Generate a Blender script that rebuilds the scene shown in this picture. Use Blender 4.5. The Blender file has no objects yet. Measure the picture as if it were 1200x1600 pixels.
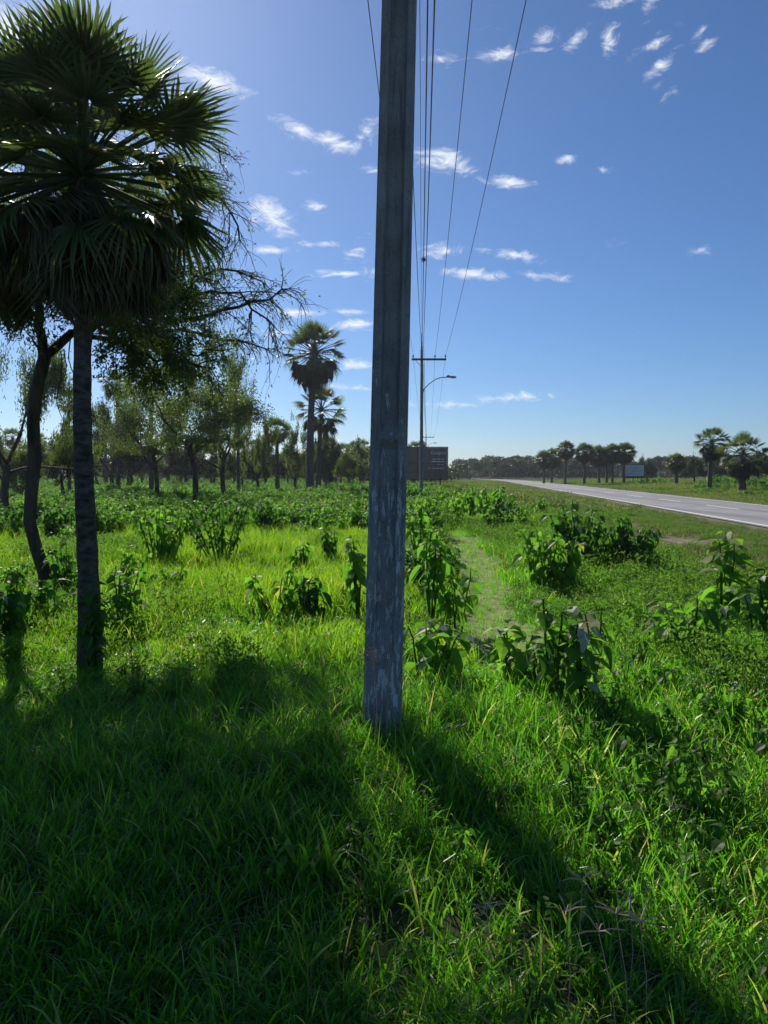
import bpy, math, random
import numpy as np
from mathutils import Vector, Matrix, Quaternion

R = math.radians
rng = np.random.default_rng(11)
random.seed(11)
scene = bpy.context.scene
COL = scene.collection

# ------------------------------------------------------------------ camera
CAM_H = 1.6
PITCH = R(2.97)
FPX = 1156.0
cam_d = bpy.data.cameras.new('camera')
cam_d.sensor_fit = 'VERTICAL'
cam_d.sensor_height = 36.0
cam_d.lens = 36.0 * FPX / 1600.0
cam_d.clip_start = 0.05
cam_d.clip_end = 6000
cam = bpy.data.objects.new('camera', cam_d)
COL.objects.link(cam)
cam.location = (0, 0, CAM_H)
cam.rotation_euler = (math.pi / 2 - PITCH, 0, 0)
scene.camera = cam

def at(px, py, d):
    """world point seen at photo pixel (px, py) at forward distance d"""
    u = (px - 600.0) / FPX
    v = (800.0 - py) / FPX
    dy = math.cos(PITCH) + v * math.sin(PITCH)
    dz = -math.sin(PITCH) + v * math.cos(PITCH)
    t = d / dy
    return Vector((u * t, d, CAM_H + dz * t))

# ------------------------------------------------------------------ sky, sun, exposure
SUN_AZ = R(-21.5)
SUN_EL = R(34.0)
world = bpy.data.worlds.new('World')
scene.world = world
world.use_nodes = True
wt = world.node_tree
wt.nodes.clear()

def wn(t, **kw):
    n = wt.nodes.new(t)
    for k, v in kw.items():
        setattr(n, k, v)
    return n

def wmath(op, a, b=None, c=None, clamp=False):
    n = wn('ShaderNodeMath', operation=op, use_clamp=clamp)
    for i, v in enumerate((a, b, c)):
        if v is None:
            continue
        if isinstance(v, (int, float)):
            n.inputs[i].default_value = v
        else:
            wt.links.new(v, n.inputs[i])
    return n.outputs[0]

w_out = wn('ShaderNodeOutputWorld')
w_bg = wn('ShaderNodeBackground')
SKY_STRENGTH = 0.075
w_bg.inputs['Strength'].default_value = SKY_STRENGTH
sky = wn('ShaderNodeTexSky', sky_type='NISHITA')
sky.sun_disc = False
sky.sun_elevation = SUN_EL
sky.sun_rotation = SUN_AZ
sky.altitude = 100
sky.air_density = 0.95
sky.dust_density = 0.32
sky.ozone_density = 12.0
tc = wn('ShaderNodeTexCoord')
sep = wn('ShaderNodeSeparateXYZ')
wt.links.new(tc.outputs['Generated'], sep.inputs[0])
az = wmath('ARCTAN2', sep.outputs['X'], sep.outputs['Y'])
el = wmath('ARCSINE', sep.outputs['Z'])
comb = wn('ShaderNodeCombineXYZ')
wt.links.new(az, comb.inputs[0])
wt.links.new(el, comb.inputs[1])
# small fair-weather clouds: centre, half size (degrees of sky follow from these), tilt, density
CLOUDS = [
    (330, 125, 52, 17, -12, 1.0), (470, 205, 36, 16, -20, .9), (515, 220, 42, 15, -8, 1.0), (575, 205, 24, 20, 30, .55),
    (425, 338, 38, 24, -18, 1.05), (420, 391, 34, 8, 0, .8), (492, 325, 18, 11, 0, .55), (500, 382, 30, 6, 0, .6),
    (560, 390, 26, 14, 40, .65), (530, 428, 40, 7, 0, .7), (575, 425, 16, 16, 0, .7), (692, 252, 48, 17, -10, 1.05),
    (795, 284, 36, 10, -10, .85), (690, 92, 22, 10, 0, .65), (780, 84, 34, 10, 0, .75), (850, 62, 20, 15, 20, .85),
    (900, 62, 18, 12, 25, .8), (955, 64, 13, 20, -35, .85), (1012, 10, 12, 17, -30, .65), (1018, 70, 30, 9, 22, .6),
    (1032, 102, 24, 10, 25, .65), (1100, 74, 15, 8, 28, .55), (1095, 50, 12, 7, 30, .3), (1040, 145, 26, 16, 20, .36),
    (884, 249, 18, 9, 8, .8), (945, 266, 16, 6, 0, .4), (690, 392, 36, 13, 0, .9), (740, 428, 46, 10, -6, .9),
    (800, 398, 60, 10, -14, .55), (850, 432, 40, 8, -8, .5), (1100, 392, 26, 12, -10, .35), (460, 488, 46, 8, 0, .75),
    (545, 487, 30, 6, 0, .65), (555, 508, 40, 9, 0, .75), (15, 45, 40, 34, 0, .9), (470, 268, 18, 7, 0, .4),
    (580, 264, 20, 8, 0, .5), (790, 622, 70, 10, 4, .55), (680, 632, 90, 9, 0, .4), (555, 605, 80, 10, 0, .45),
    (430, 520, 36, 8, 0, .5), (970, 0, 30, 10, 0, .6), (560, 570, 50, 10, 0, .5),
]
acc = None
for (px, py, wx, wy, ang, den) in CLOUDS:
    p = at(px, py, 1000.0) - Vector((0, 0, CAM_H))
    p.normalize()
    a0, e0 = math.atan2(p.x, p.y), math.asin(p.z)
    mp = wn('ShaderNodeMapping', vector_type='TEXTURE')
    wt.links.new(comb.outputs[0], mp.inputs['Vector'])
    mp.inputs['Location'].default_value = (a0, e0, 0)
    mp.inputs['Rotation'].default_value = (0, 0, R(ang))
    mp.inputs['Scale'].default_value = (wx * 1.5 / FPX / max(.5, math.cos(e0)), wy * 1.5 / FPX * .85, 1)
    ln = wn('ShaderNodeVectorMath', operation='LENGTH')
    wt.links.new(mp.outputs[0], ln.inputs[0])
    inv = wmath('SUBTRACT', 1.0, ln.outputs['Value'], clamp=True)
    m = wmath('MULTIPLY', inv, den + (.28 if wy <= 12 else .06))
    acc = m if acc is None else wmath('MAXIMUM', acc, m)
# the same sparse wisps everywhere else in the sky
cmap = wn('ShaderNodeMapping')
wt.links.new(comb.outputs[0], cmap.inputs['Vector'])
cmap.inputs['Scale'].default_value = (1.0, 2.2, 1.0)
nz = wn('ShaderNodeTexNoise')
nz.inputs['Scale'].default_value = 30.0
nz.inputs['Detail'].default_value = 7.0
nz.inputs['Roughness'].default_value = 0.68
nz.inputs['Distortion'].default_value = 0.9
wt.links.new(cmap.outputs[0], nz.inputs['Vector'])
nz2 = wn('ShaderNodeTexNoise')
nz2.inputs['Scale'].default_value = 5.0
nz2.inputs['Detail'].default_value = 3.0
wt.links.new(cmap.outputs[0], nz2.inputs['Vector'])
sparse = wmath('MULTIPLY', wmath('SUBTRACT', nz2.outputs['Fac'], 0.60, clamp=True), 2.0)
acc = wmath('MAXIMUM', acc, sparse)
dens = wmath('ADD', wmath('MULTIPLY', acc, 1.0), wmath('MULTIPLY', wmath('SUBTRACT', nz.outputs['Fac'], 0.5), 2.5))
mr = wn('ShaderNodeMapRange', interpolation_type='SMOOTHSTEP')
mr.inputs['From Min'].default_value = 0.22
mr.inputs['From Max'].default_value = 1.45
wt.links.new(dens, mr.inputs['Value'])
gate = wn('ShaderNodeMapRange', interpolation_type='SMOOTHSTEP')
gate.inputs['From Min'].default_value = 0.0
gate.inputs['From Max'].default_value = 0.22
wt.links.new(acc, gate.inputs['Value'])
cfac = wmath('MULTIPLY', mr.outputs[0], gate.outputs[0])
cmix = wn('ShaderNodeMix', data_type='RGBA')
wt.links.new(cfac, cmix.inputs['Factor'])
wt.links.new(sky.outputs[0], cmix.inputs['A'])
cmix.inputs['B'].default_value = (11.0, 11.3, 11.7, 1)
wt.links.new(cmix.outputs['Result'], w_bg.inputs['Color'])
wt.links.new(w_bg.outputs[0], w_out.inputs[0])

sun_dir = Vector((math.sin(SUN_AZ) * math.cos(SUN_EL), math.cos(SUN_AZ) * math.cos(SUN_EL), math.sin(SUN_EL)))
sun_l = bpy.data.lights.new('sun', 'SUN')
sun_l.energy = 5.0
sun_l.angle = R(0.53)
sun_l.color = (1.0, 0.93, 0.82)
sun = bpy.data.objects.new('sun', sun_l)
COL.objects.link(sun)
sun.rotation_euler = sun_dir.to_track_quat('Z', 'Y').to_euler()
sun.location = (-20, 45, 40)

vs = scene.view_settings
vs.view_transform = 'Standard'
vs.look = 'None'
vs.exposure = 0.30
vs.gamma = 1.0
vs.use_curve_mapping = False
scene.render.engine = 'CYCLES'
scene.cycles.max_bounces = 5
scene.cycles.diffuse_bounces = 2
scene.cycles.glossy_bounces = 2
scene.cycles.transmission_bounces = 3
scene.cycles.transparent_max_bounces = 4
scene.cycles.sample_clamp_indirect = 4.0

# ------------------------------------------------------------------ materials
def new_mat(name):
    m = bpy.data.materials.new(name)
    m.use_nodes = True
    m.node_tree.nodes.clear()
    return m, m.node_tree

class NT:
    def __init__(s, nt):
        s.nt = nt
    def n(s, t, **kw):
        x = s.nt.nodes.new(t)
        for k, v in kw.items():
            setattr(x, k, v)
        return x
    def l(s, a, b):
        s.nt.links.new(a, b)
    def noise(s, scale, detail=4, rough=.55, vec=None, dist=0):
        x = s.n('ShaderNodeTexNoise')
        x.inputs['Scale'].default_value = scale
        x.inputs['Detail'].default_value = detail
        x.inputs['Roughness'].default_value = rough
        x.inputs['Distortion'].default_value = dist
        if vec is not None:
            s.l(vec, x.inputs['Vector'])
        return x.outputs['Fac']
    def pos(s, scale=(1, 1, 1), obj=False):
        if obj:
            o = s.n('ShaderNodeTexCoord').outputs['Object']
        else:
            o = s.n('ShaderNodeNewGeometry').outputs['Position']
        m = s.n('ShaderNodeMapping')
        m.inputs['Scale'].default_value = scale
        s.l(o, m.inputs['Vector'])
        return m.outputs[0]
    def ramp(s, fac, stops):
        r = s.n('ShaderNodeValToRGB')
        cr = r.color_ramp
        while len(cr.elements) > 1:
            cr.elements.remove(cr.elements[-1])
        for i, (p, c) in enumerate(stops):
            e = cr.elements[0] if i == 0 else cr.elements.new(p)
            e.position = p
            e.color = (*c, 1)
        s.l(fac, r.inputs[0])
        return r.outputs[0]
    def mix(s, fac, a, b, blend='MIX'):
        x = s.n('ShaderNodeMix', data_type='RGBA', blend_type=blend)
        for v, k in ((fac, 'Factor'), (a, 'A'), (b, 'B')):
            if isinstance(v, (int, float)):
                x.inputs[k].default_value = v
            elif isinstance(v, tuple):
                x.inputs[k].default_value = (*v, 1)
            else:
                s.l(v, x.inputs[k])
        return x.outputs['Result']
    def math(s, op, a, b=None, clamp=False):
        x = s.n('ShaderNodeMath', operation=op, use_clamp=clamp)
        for i, v in enumerate((a, b)):
            if v is None:
                continue
            if isinstance(v, (int, float)):
                x.inputs[i].default_value = v
            else:
                s.l(v, x.inputs[i])
        return x.outputs[0]
    def rng(s, v, a, b, c=0, d=1):
        x = s.n('ShaderNodeMapRange', interpolation_type='SMOOTHSTEP')
        x.inputs['From Min'].default_value = a
        x.inputs['From Max'].default_value = b
        x.inputs['To Min'].default_value = c
        x.inputs['To Max'].default_value = d
        s.l(v, x.inputs['Value'])
        return x.outputs[0]
    def bump(s, h, strength=.4, dist=.01):
        b = s.n('ShaderNodeBump')
        b.inputs['Strength'].default_value = strength
        b.inputs['Distance'].default_value = dist
        s.l(h, b.inputs['Height'])
        return b.outputs[0]
    def principled(s, col, rough=.6, spec=.3, normal=None, metal=0):
        p = s.n('ShaderNodeBsdfPrincipled')
        for v, k in ((col, 'Base Color'), (rough, 'Roughness')):
            if isinstance(v, tuple):
                p.inputs[k].default_value = (*v, 1)
            elif isinstance(v, (int, float)):
                p.inputs[k].default_value = v
            else:
                s.l(v, p.inputs[k])
        p.inputs['Specular IOR Level'].default_value = spec
        p.inputs['Metallic'].default_value = metal
        if normal is not None:
            s.l(normal, p.inputs['Normal'])
        return p.outputs[0]
    def out(s, sh):
        o = s.n('ShaderNodeOutputMaterial')
        s.l(sh, o.inputs['Surface'])

def leaf_mat(name, ca, cb, tr_mul=(1.9, 1.9, 1.0), tfac=.45, rough=.42, spec=.35, dry=None, dryamt=.06, big=None, bigscale=.22):
    """leaf colour varies from blade to blade (attribute var) and plant to plant; light passes through it"""
    m, nt = new_mat(name)
    k = NT(nt)
    a = k.n('ShaderNodeAttribute', attribute_name='var')
    oi = k.n('ShaderNodeObjectInfo')
    f = k.math('FRACT', k.math('ADD', a.outputs['Fac'], oi.outputs['Random']))
    col = k.mix(f, ca, cb)
    if big is not None:
        patch = k.rng(k.noise(bigscale, 3, .5, k.pos()), .42, .62)
        col = k.mix(k.math('MULTIPLY', patch, .8), col, big)
    if dry is not None:
        g = k.math('FRACT', k.math('MULTIPLY', k.math('ADD', a.outputs['Fac'], k.math('MULTIPLY', oi.outputs['Random'], 3.7)), 7.31))
        isdry = k.math('GREATER_THAN', g, 1 - dryamt)
        col = k.mix(isdry, col, dry)
    surf = k.principled(col, rough, spec)
    tcol = k.mix(1.0, col, tr_mul, 'MULTIPLY')
    tl = k.n('ShaderNodeBsdfTranslucent')
    k.l(tcol, tl.inputs['Color'])
    ms = k.n('ShaderNodeMixShader')
    ms.inputs[0].default_value = tfac
    k.l(surf, ms.inputs[1])
    k.l(tl.outputs[0], ms.inputs[2])
    k.out(ms.outputs[0])
    return m

M = {}
M['grass'] = leaf_mat('grass_blades', (.055, .148, .016), (.105, .205, .026), (2.4, 3.1, .9), .58, .36, .5, (.30, .26, .14), .08)
M['grass_sun'] = leaf_mat('yellow_green_grass', (.090, .170, .016), (.140, .205, .022), (2.5, 2.9, .8), .6, .45, .3, (.28, .24, .11), .05, (.065, .140, .020), .3)
M['grass_verge'] = leaf_mat('dry_verge_grass', (.105, .150, .042), (.150, .180, .066), (1.8, 1.9, 1.0), .4, .6, .15, (.26, .21, .12), .22)
M['grass_far'] = leaf_mat('field_grass', (.050, .105, .020), (.075, .140, .025), (2.0, 2.0, 1.0), .45, .5, .25, (.22, .20, .09), .08, (.12, .165, .035), .08)
M['straw'] = leaf_mat('cut_grass_litter', (.23, .28, .10), (.32, .35, .16), (1, 1, 1), .2, .6, .2, (.15, .11, .07), .2)
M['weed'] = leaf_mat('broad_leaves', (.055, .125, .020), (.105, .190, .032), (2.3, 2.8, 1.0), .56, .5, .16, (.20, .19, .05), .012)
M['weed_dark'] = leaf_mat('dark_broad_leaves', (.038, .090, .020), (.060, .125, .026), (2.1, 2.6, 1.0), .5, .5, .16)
M['herb'] = leaf_mat('fine_herb_leaves', (.06, .125, .025), (.09, .160, .035), (2.2, 2.5, 1.0), .5, .6, .1)
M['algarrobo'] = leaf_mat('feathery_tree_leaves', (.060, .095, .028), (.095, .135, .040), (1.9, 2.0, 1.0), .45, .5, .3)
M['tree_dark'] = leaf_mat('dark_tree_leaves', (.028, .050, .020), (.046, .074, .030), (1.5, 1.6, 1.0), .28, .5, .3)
M['frond'] = leaf_mat('palm_frond', (.050, .085, .034), (.080, .115, .042), (1.7, 1.8, .9), .42, .42, .4, (.16, .13, .07), .06)
M['dead_frond'] = leaf_mat('dead_palm_frond', (.085, .080, .056), (.125, .115, .080), (1, 1, .8), .25, .7, .1)
M['seed'] = leaf_mat('seed_head', (.42, .36, .30), (.52, .44, .36), (1, 1, 1), .4, .6, .2)
M['flower'] = leaf_mat('orange_petals', (.75, .26, .03), (.80, .38, .03), (1, 1, 1), .4, .5, .2)
M['pale_leaf'] = leaf_mat('pale_leaf_glint', (.30, .34, .22), (.40, .42, .32), (1, 1, .8), .25, .6, .2)  # pale colour over whole leaves stands in for bright specular glints

def solid(name, ca, cb, scale=8, rough=.8, spec=.2, stretch=(1, 1, 1), bump=.3, bdist=.01, detail=6, metal=0):
    m, nt = new_mat(name)
    k = NT(nt)
    p = k.pos(stretch, obj=True)
    n = k.noise(scale, detail, .6, p)
    col = k.mix(k.rng(n, .3, .7), ca, cb)
    nb = k.bump(k.noise(scale * 4, 5, .6, p), bump, bdist)
    k.out(k.principled(col, rough, spec, nb, metal))
    return m

M['bark'] = solid('tree_bark', (.045, .036, .030), (.13, .105, .085), 9, .9, .1, (1, 1, .25), .9, .03)
M['palm_trunk'] = solid('palm_trunk', (.055, .048, .042), (.19, .17, .145), 11, .9, .1, (1, 1, 2.2), 1.0, .03, 9)
M['wire'] = solid('cable_sheath', (.015, .015, .017), (.03, .03, .032), 3, .5, .3)
M['insul'] = solid('porcelain', (.05, .03, .025), (.08, .05, .04), 3, .3, .5)
M['steel'] = solid('galvanised_steel', (.20, .20, .21), (.30, .30, .31), 10, .5, .4, metal=.6)
M['timber'] = solid('weathered_timber', (.06, .05, .045), (.11, .09, .08), 10, .9, .1, (.3, 1, 1))
M['lamp'] = solid('lamp_housing', (.13, .13, .14), (.18, .18, .19), 6, .5, .3)
M['lens'] = solid('lamp_lens', (.45, .46, .47), (.55, .55, .55), 6, .25, .5)
M['sign_brown'] = solid('faded_brown_panel', (.17, .115, .10), (.23, .16, .14), 1.2, .6, .25)
M['sign_frame'] = solid('dark_frame', (.03, .022, .02), (.05, .04, .035), 5, .6, .2)
M['sign_white'] = solid('white_sign_panel', (.62, .64, .66), (.74, .75, .76), 1.5, .5, .3)
M['ink_blue'] = solid('blue_print', (.22, .30, .45), (.28, .36, .50), 4, .6, .2)
M['letter'] = solid('pale_lettering', (.78, .76, .74), (.85, .84, .82), 5, .7, .2)
M['nest'] = solid('dry_plant_ball', (.03, .026, .02), (.07, .06, .045), 20, .9, .1)

def concrete_mat():
    m, nt = new_mat('old_concrete_with_flaking_paint')
    k = NT(nt)
    o = k.pos((1, 1, 1), obj=True)
    base = k.mix(k.rng(k.noise(5, 8, .65, o), .3, .7), (.20, .195, .195), (.31, .30, .295))
    streak = k.noise(9, 6, .6, k.pos((6, 6, .35), obj=True))
    base = k.mix(k.rng(streak, .50, .70, 0, .55), base, (.11, .105, .105))
    paint_n = k.noise(7, 9, .72, k.pos((6.0, 6.0, 1.1), obj=True), .3)
    sp = k.n('ShaderNodeSeparateXYZ')
    k.l(o, sp.inputs[0])
    band = k.rng(sp.outputs['Z'], 2.35, 1.2)
    paint = k.math('MULTIPLY', k.rng(k.math('ADD', paint_n, k.math('MULTIPLY', band, .11)), .640, .658), k.rng(sp.outputs['Z'], 3.0, 2.2))
    col = k.mix(paint, base, (.52, .54, .56))
    vor = k.n('ShaderNodeTexVoronoi')
    vor.inputs['Scale'].default_value = 55
    k.l(o, vor.inputs['Vector'])
    pore = k.rng(vor.outputs['Distance'], .10, .22)
    col = k.mix(k.math('MULTIPLY', k.math('SUBTRACT', 1.0, pore), .7), col, (.04, .04, .04))
    h = k.math('ADD', k.math('ADD', k.noise(60, 6, .7, o), k.math('MULTIPLY', paint, .6)), k.math('MULTIPLY', pore, .8))
    k.out(k.principled(col, .88, .15, k.bump(h, .5, .006)))
    return m
M['concrete'] = concrete_mat()

ROAD_ANG = R(6.0)
def asphalt_mat():
    m, nt = new_mat('worn_asphalt')
    k = NT(nt)
    p = k.pos()
    n = k.noise(.6, 6, .6, p)
    col = k.mix(k.rng(n, .3, .7), (.20, .20, .205), (.27, .27, .275))
    fine = k.noise(60, 4, .7, p)
    col = k.mix(k.math('MULTIPLY', k.rng(fine, .45, .6), .35), col, (.32, .32, .32))
    mp = k.n('ShaderNodeMapping')
    mp.inputs['Rotation'].default_value = (0, 0, ROAD_ANG)
    mp.inputs['Scale'].default_value = (1.1, .03, 1)
    k.l(k.n('ShaderNodeNewGeometry').outputs['Position'], mp.inputs['Vector'])
    track = k.rng(k.noise(1.0, 3, .5, mp.outputs[0]), .45, .62, 0, .55)
    col = k.mix(track, col, (.12, .12, .125))
    k.out(k.principled(col, .8, .3, k.bump(fine, .3, .01)))
    return m
M['asphalt'] = asphalt_mat()

def line_mat():
    m, nt = new_mat('worn_road_paint')
    k = NT(nt)
    n = k.noise(3.5, 8, .7, k.pos())
    col = k.mix(k.rng(n, .56, .66), (.82, .82, .80), (.40, .40, .40))
    k.out(k.principled(col, .75, .2))
    return m
M['line'] = line_mat()

def ground_mat():
    m, nt = new_mat('soil_and_thatch')
    k = NT(nt)
    p = k.pos()
    soil = k.mix(k.rng(k.noise(1.3, 7, .6, p), .35, .65), (.075, .065, .040), (.13, .115, .075))
    green = k.mix(k.rng(k.noise(9, 6, .65, p), .35, .65), (.035, .060, .018), (.075, .105, .030))
    cover = k.rng(k.noise(.8, 8, .7, p), .36, .56)
    col = k.mix(cover, soil, green)
    at_ = k.n('ShaderNodeAttribute', attribute_name='bare')
    bare = k.math('MULTIPLY', at_.outputs['Fac'], k.rng(k.noise(2.2, 6, .65, p), .30, .52))
    col = k.mix(bare, col, (.23, .19, .14))
    k.out(k.principled(col, .95, .1, k.bump(k.noise(25, 7, .7, p), .8, .03)))
    return m
M['ground'] = ground_mat()

def path_mat():
    m, nt = new_mat('trampled_path')
    k = NT(nt)
    p = k.pos()
    col = k.ramp(k.noise(5, 9, .7, p), [(.30, (.10, .125, .04)), (.48, (.20, .25, .085)), (.62, (.28, .32, .13)), (.75, (.20, .19, .10))])
    k.out(k.principled(col, .95, .1, k.bump(k.noise(40, 7, .7, p), .9, .02)))
    return m
M['path'] = path_mat()

# ------------------------------------------------------------------ mesh helpers
class MB:
    """collects vertices and faces, builds one mesh"""
    def __init__(s):
        s.V, s.F, s.A, s.n = [], [], [], 0
    def add(s, V, F, var=None):
        V = np.asarray(V, float).reshape(-1, 3)
        F = np.asarray(F, int)
        s.V.append(V)
        s.F.append(F + s.n)
        s.A.append(np.full(len(V), rng.random() if var is None else var) if np.ndim(var) == 0 else np.asarray(var, float))
        s.n += len(V)
    def tube(s, pts, rad, sides=6, cap=True, var=0.):
        P = np.array([list(p) for p in pts], float)
        n = len(P)
        rad = np.full(n, rad) if np.ndim(rad) == 0 else np.asarray(rad, float)
        T = np.gradient(P, axis=0)
        T /= np.linalg.norm(T, axis=1, keepdims=True) + 1e-9
        ref = np.array([0, 0, 1.]) if abs(T[0][2]) < .9 else np.array([1., 0, 0])
        X = np.cross(ref, T[0]); X /= np.linalg.norm(X)
        rings = []
        ang = np.linspace(0, 2 * np.pi, sides, endpoint=False)
        for i in range(n):
            X = X - T[i] * np.dot(X, T[i]); X /= np.linalg.norm(X) + 1e-9
            Y = np.cross(T[i], X)
            rings.append(P[i] + rad[i] * (np.cos(ang)[:, None] * X + np.sin(ang)[:, None] * Y))
        V = np.concatenate(rings)
        i0 = (np.arange(n - 1) * sides)[:, None]
        j = np.arange(sides)[None, :]
        j2 = (j + 1) % sides
        F = np.stack([i0 + j, i0 + j2, i0 + sides + j2, i0 + sides + j], -1).reshape(-1, 4)
        s.add(V, F, var)
        if cap and sides >= 3:
            for r, ring in ((0, rings[0]), (n - 1, rings[-1])):
                c = len(ring)
                VV = np.vstack([ring, ring.mean(0)])
                FF = [[k, (k + 1) % c, c, c] if r else [(k + 1) % c, k, c, c] for k in range(c)]
                s.add(VV, np.array(FF), var)
    def box(s, c, d, rot=None, var=0.):
        V = np.array([[x, y, z] for x in (-.5, .5) for y in (-.5, .5) for z in (-.5, .5)]) * np.array(d)
        if rot is not None:
            V = V @ np.array(rot.to_3x3()).T
        V = V + np.array(c)
        F = [[0, 1, 3, 2], [4, 6, 7, 5], [0, 4, 5, 1], [2, 3, 7, 6], [0, 2, 6, 4], [1, 5, 7, 3]]
        s.add(V, F, var)
    def mesh(s, name, mat, smooth=False):
        me = bpy.data.meshes.new(name)
        V = np.concatenate(s.V)
        Fs = []
        tri, quad = [], []
        for F in s.F:
            if F.shape[1] == 3:
                tri.append(F)
            else:
                deg = F[:, 2] == F[:, 3]
                if deg.any():
                    tri.append(F[deg][:, :3])
                quad.append(F[~deg])
        tri = np.concatenate(tri) if tri else np.zeros((0, 3), int)
        quad = np.concatenate(quad) if quad else np.zeros((0, 4), int)
        me.vertices.add(len(V))
        me.vertices.foreach_set('co', V.astype(np.float32).ravel())
        nl = len(tri) * 3 + len(quad) * 4
        me.loops.add(nl)
        me.loops.foreach_set('vertex_index', np.concatenate([tri.ravel(), quad.ravel()]).astype(np.int32))
        nf = len(tri) + len(quad)
        me.polygons.add(nf)
        st = np.concatenate([np.arange(len(tri)) * 3, len(tri) * 3 + np.arange(len(quad)) * 4]).astype(np.int32)
        me.polygons.foreach_set('loop_start', st)
        me.polygons.foreach_set('use_smooth', np.full(nf, smooth))
        me.update(calc_edges=True)
        at_ = me.attributes.new('var', 'FLOAT', 'POINT')
        at_.data.foreach_set('value', np.concatenate(s.A).astype(np.float32))
        me.materials.append(mat)
        return me
    def build(s, name, mat, parent=None, smooth=False, loc=None):
        return obj(name, s.mesh(name, mat, smooth), parent, loc)

def obj(name, data, parent=None, loc=None):
    o = bpy.data.objects.new(name, data)
    COL.objects.link(o)
    if parent is not None:
        o.parent = parent
    if loc is not None:
        o.location = loc
    return o

def tag(o, label=None, cat=None, group=None, kind=None):
    if label: o['label'] = label
    if cat: o['category'] = cat
    if group: o['group'] = group
    if kind: o['kind'] = kind
    return o

def thing(name, label, cat, loc=(0, 0, 0), rz=0, group=None):
    o = bpy.data.objects.new(name, None)
    o.empty_display_size = .2
    COL.objects.link(o)
    o.location = loc
    o.rotation_euler = (0, 0, rz)
    return tag(o, label, cat, group)

def copy_thing(src, loc, rz, scale, label, group=None):
    r = src.copy()
    COL.objects.link(r)
    r.location = loc
    r.rotation_euler = (0, 0, rz)
    r.scale = scale if np.ndim(scale) else (scale,) * 3
    r['label'] = label
    if group:
        r['group'] = group
    elif 'group' in r:
        del r['group']
    for ch in src.children:
        c = ch.copy()
        COL.objects.link(c)
        c.parent = r
    return r

def frame_to(d, up=Vector((0, 0, 1)), roll=0.):
    """rotation matrix: +X to d, +Z as near to up as possible"""
    x = Vector(d).normalized()
    y = Vector(up).cross(x)
    if y.length < 1e-4:
        y = Vector((0, 1, 0)).cross(x)
    y.normalize()
    z = x.cross(y)
    m = Matrix((x, y, z)).transposed()
    return m @ Matrix.Rotation(roll, 3, 'X')

# ------------------------------------------------------------------ ground, road, path
ROAD_A = math.radians(6.0)
def road_center(s):
    """centre line, s = metres along from beside the camera; bends left far ahead"""
    nx, ny = 11.45, 22.3                     # a point on the near edge
    c0x, c0y = nx + 3.15 * math.cos(ROAD_A), ny - 3.15 * math.sin(ROAD_A)
    s0 = s - 22.3
    bend = max(0., s0 - 125)
    lat = -bend * bend * .0011
    if bend > 130:
        lat = -130 * 130 * .0011 - (bend - 130) * .286
    return (c0x + math.sin(ROAD_A) * s0 + lat * math.cos(ROAD_A), c0y + math.cos(ROAD_A) * s0 - lat * math.sin(ROAD_A))

ROAD_S = np.concatenate([np.arange(-60, 150, 3.), np.arange(150, 420, 6.)])
ROAD_C = np.array([road_center(s) for s in ROAD_S])
ROAD_T = np.gradient(ROAD_C, axis=0)
ROAD_T /= np.linalg.norm(ROAD_T, axis=1, keepdims=True)
ROAD_N = np.stack([ROAD_T[:, 1], -ROAD_T[:, 0]], 1)      # to the right

def road_dist(x, y):
    """signed lateral distance to the road centre (negative: camera side)"""
    x, y = np.asarray(x, float), np.asarray(y, float)
    s = np.clip(y, -60, 415)
    cx = np.interp(s, ROAD_C[:, 1], ROAD_C[:, 0])
    return (x - cx) * .99

def path_x(y):
    return .82 + .058 * np.asarray(y, float) + .10 * np.sin(np.asarray(y) * .55)

def vnoise(x, y, f, seed=0):
    x, y = np.asarray(x, float) * f, np.asarray(y, float) * f
    r = 0
    for i, (a, b, c) in enumerate([(1.0, .3, .1), (-.4, 1.1, 2.3), (.7, -.8, 4.1), (1.7, .9, 1.2), (-1.3, 1.9, 5.0), (2.6, -1.4, 3.3)]):
        r = r + np.sin(a * x + b * y + c + seed * (1.7 + i)) * (1.0 if i < 3 else .55)
    return r / 3.2

def gz(x, y):
    x, y = np.asarray(x, float), np.asarray(y, float)
    z = .05 * vnoise(x, y, .45, 1) + .03 * vnoise(x, y, 1.3, 2)
    rd = np.abs(road_dist(x, y))
    flat = np.clip((rd - 3.6) / 2.5, 0, 1)
    z = z * flat
    dp = np.abs(x - path_x(y))
    inp = np.clip((19 - y) / 4, 0, 1) * np.clip((y - 4.5) / 2, 0, 1)
    z = z - .13 * np.exp(-(dp / .55) ** 2) * inp
    z = z - .03 * (1 - flat)                                # sub-grade under the road
    far = np.clip((np.hypot(x, y) - 120) / 100, 0, 1)
    return z * (1 - far)

def soil_patch(x, y):
    """bare shoulder soil beside the road"""
    d = np.hypot((np.asarray(x) - 6.9) / 1.9, (np.asarray(y) - 17.3) / 1.6)
    e = np.hypot((np.asarray(x) - 7.3) / .8, (np.asarray(y) - 23.0) / 2.4)
    return np.clip(1.25 - np.minimum(d, e), 0, 1)

def lines(a, b, step, far):
    core = list(np.arange(a, b + 1e-6, step))
    g, s, hi = [], step, b
    while hi < far:
        s *= 1.22
        hi += s
        g.append(hi)
    lo, s, h = a, step, []
    while lo > -far:
        s *= 1.22
        lo -= s
        h.append(lo)
    return np.array(h[::-1] + core + g)

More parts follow.
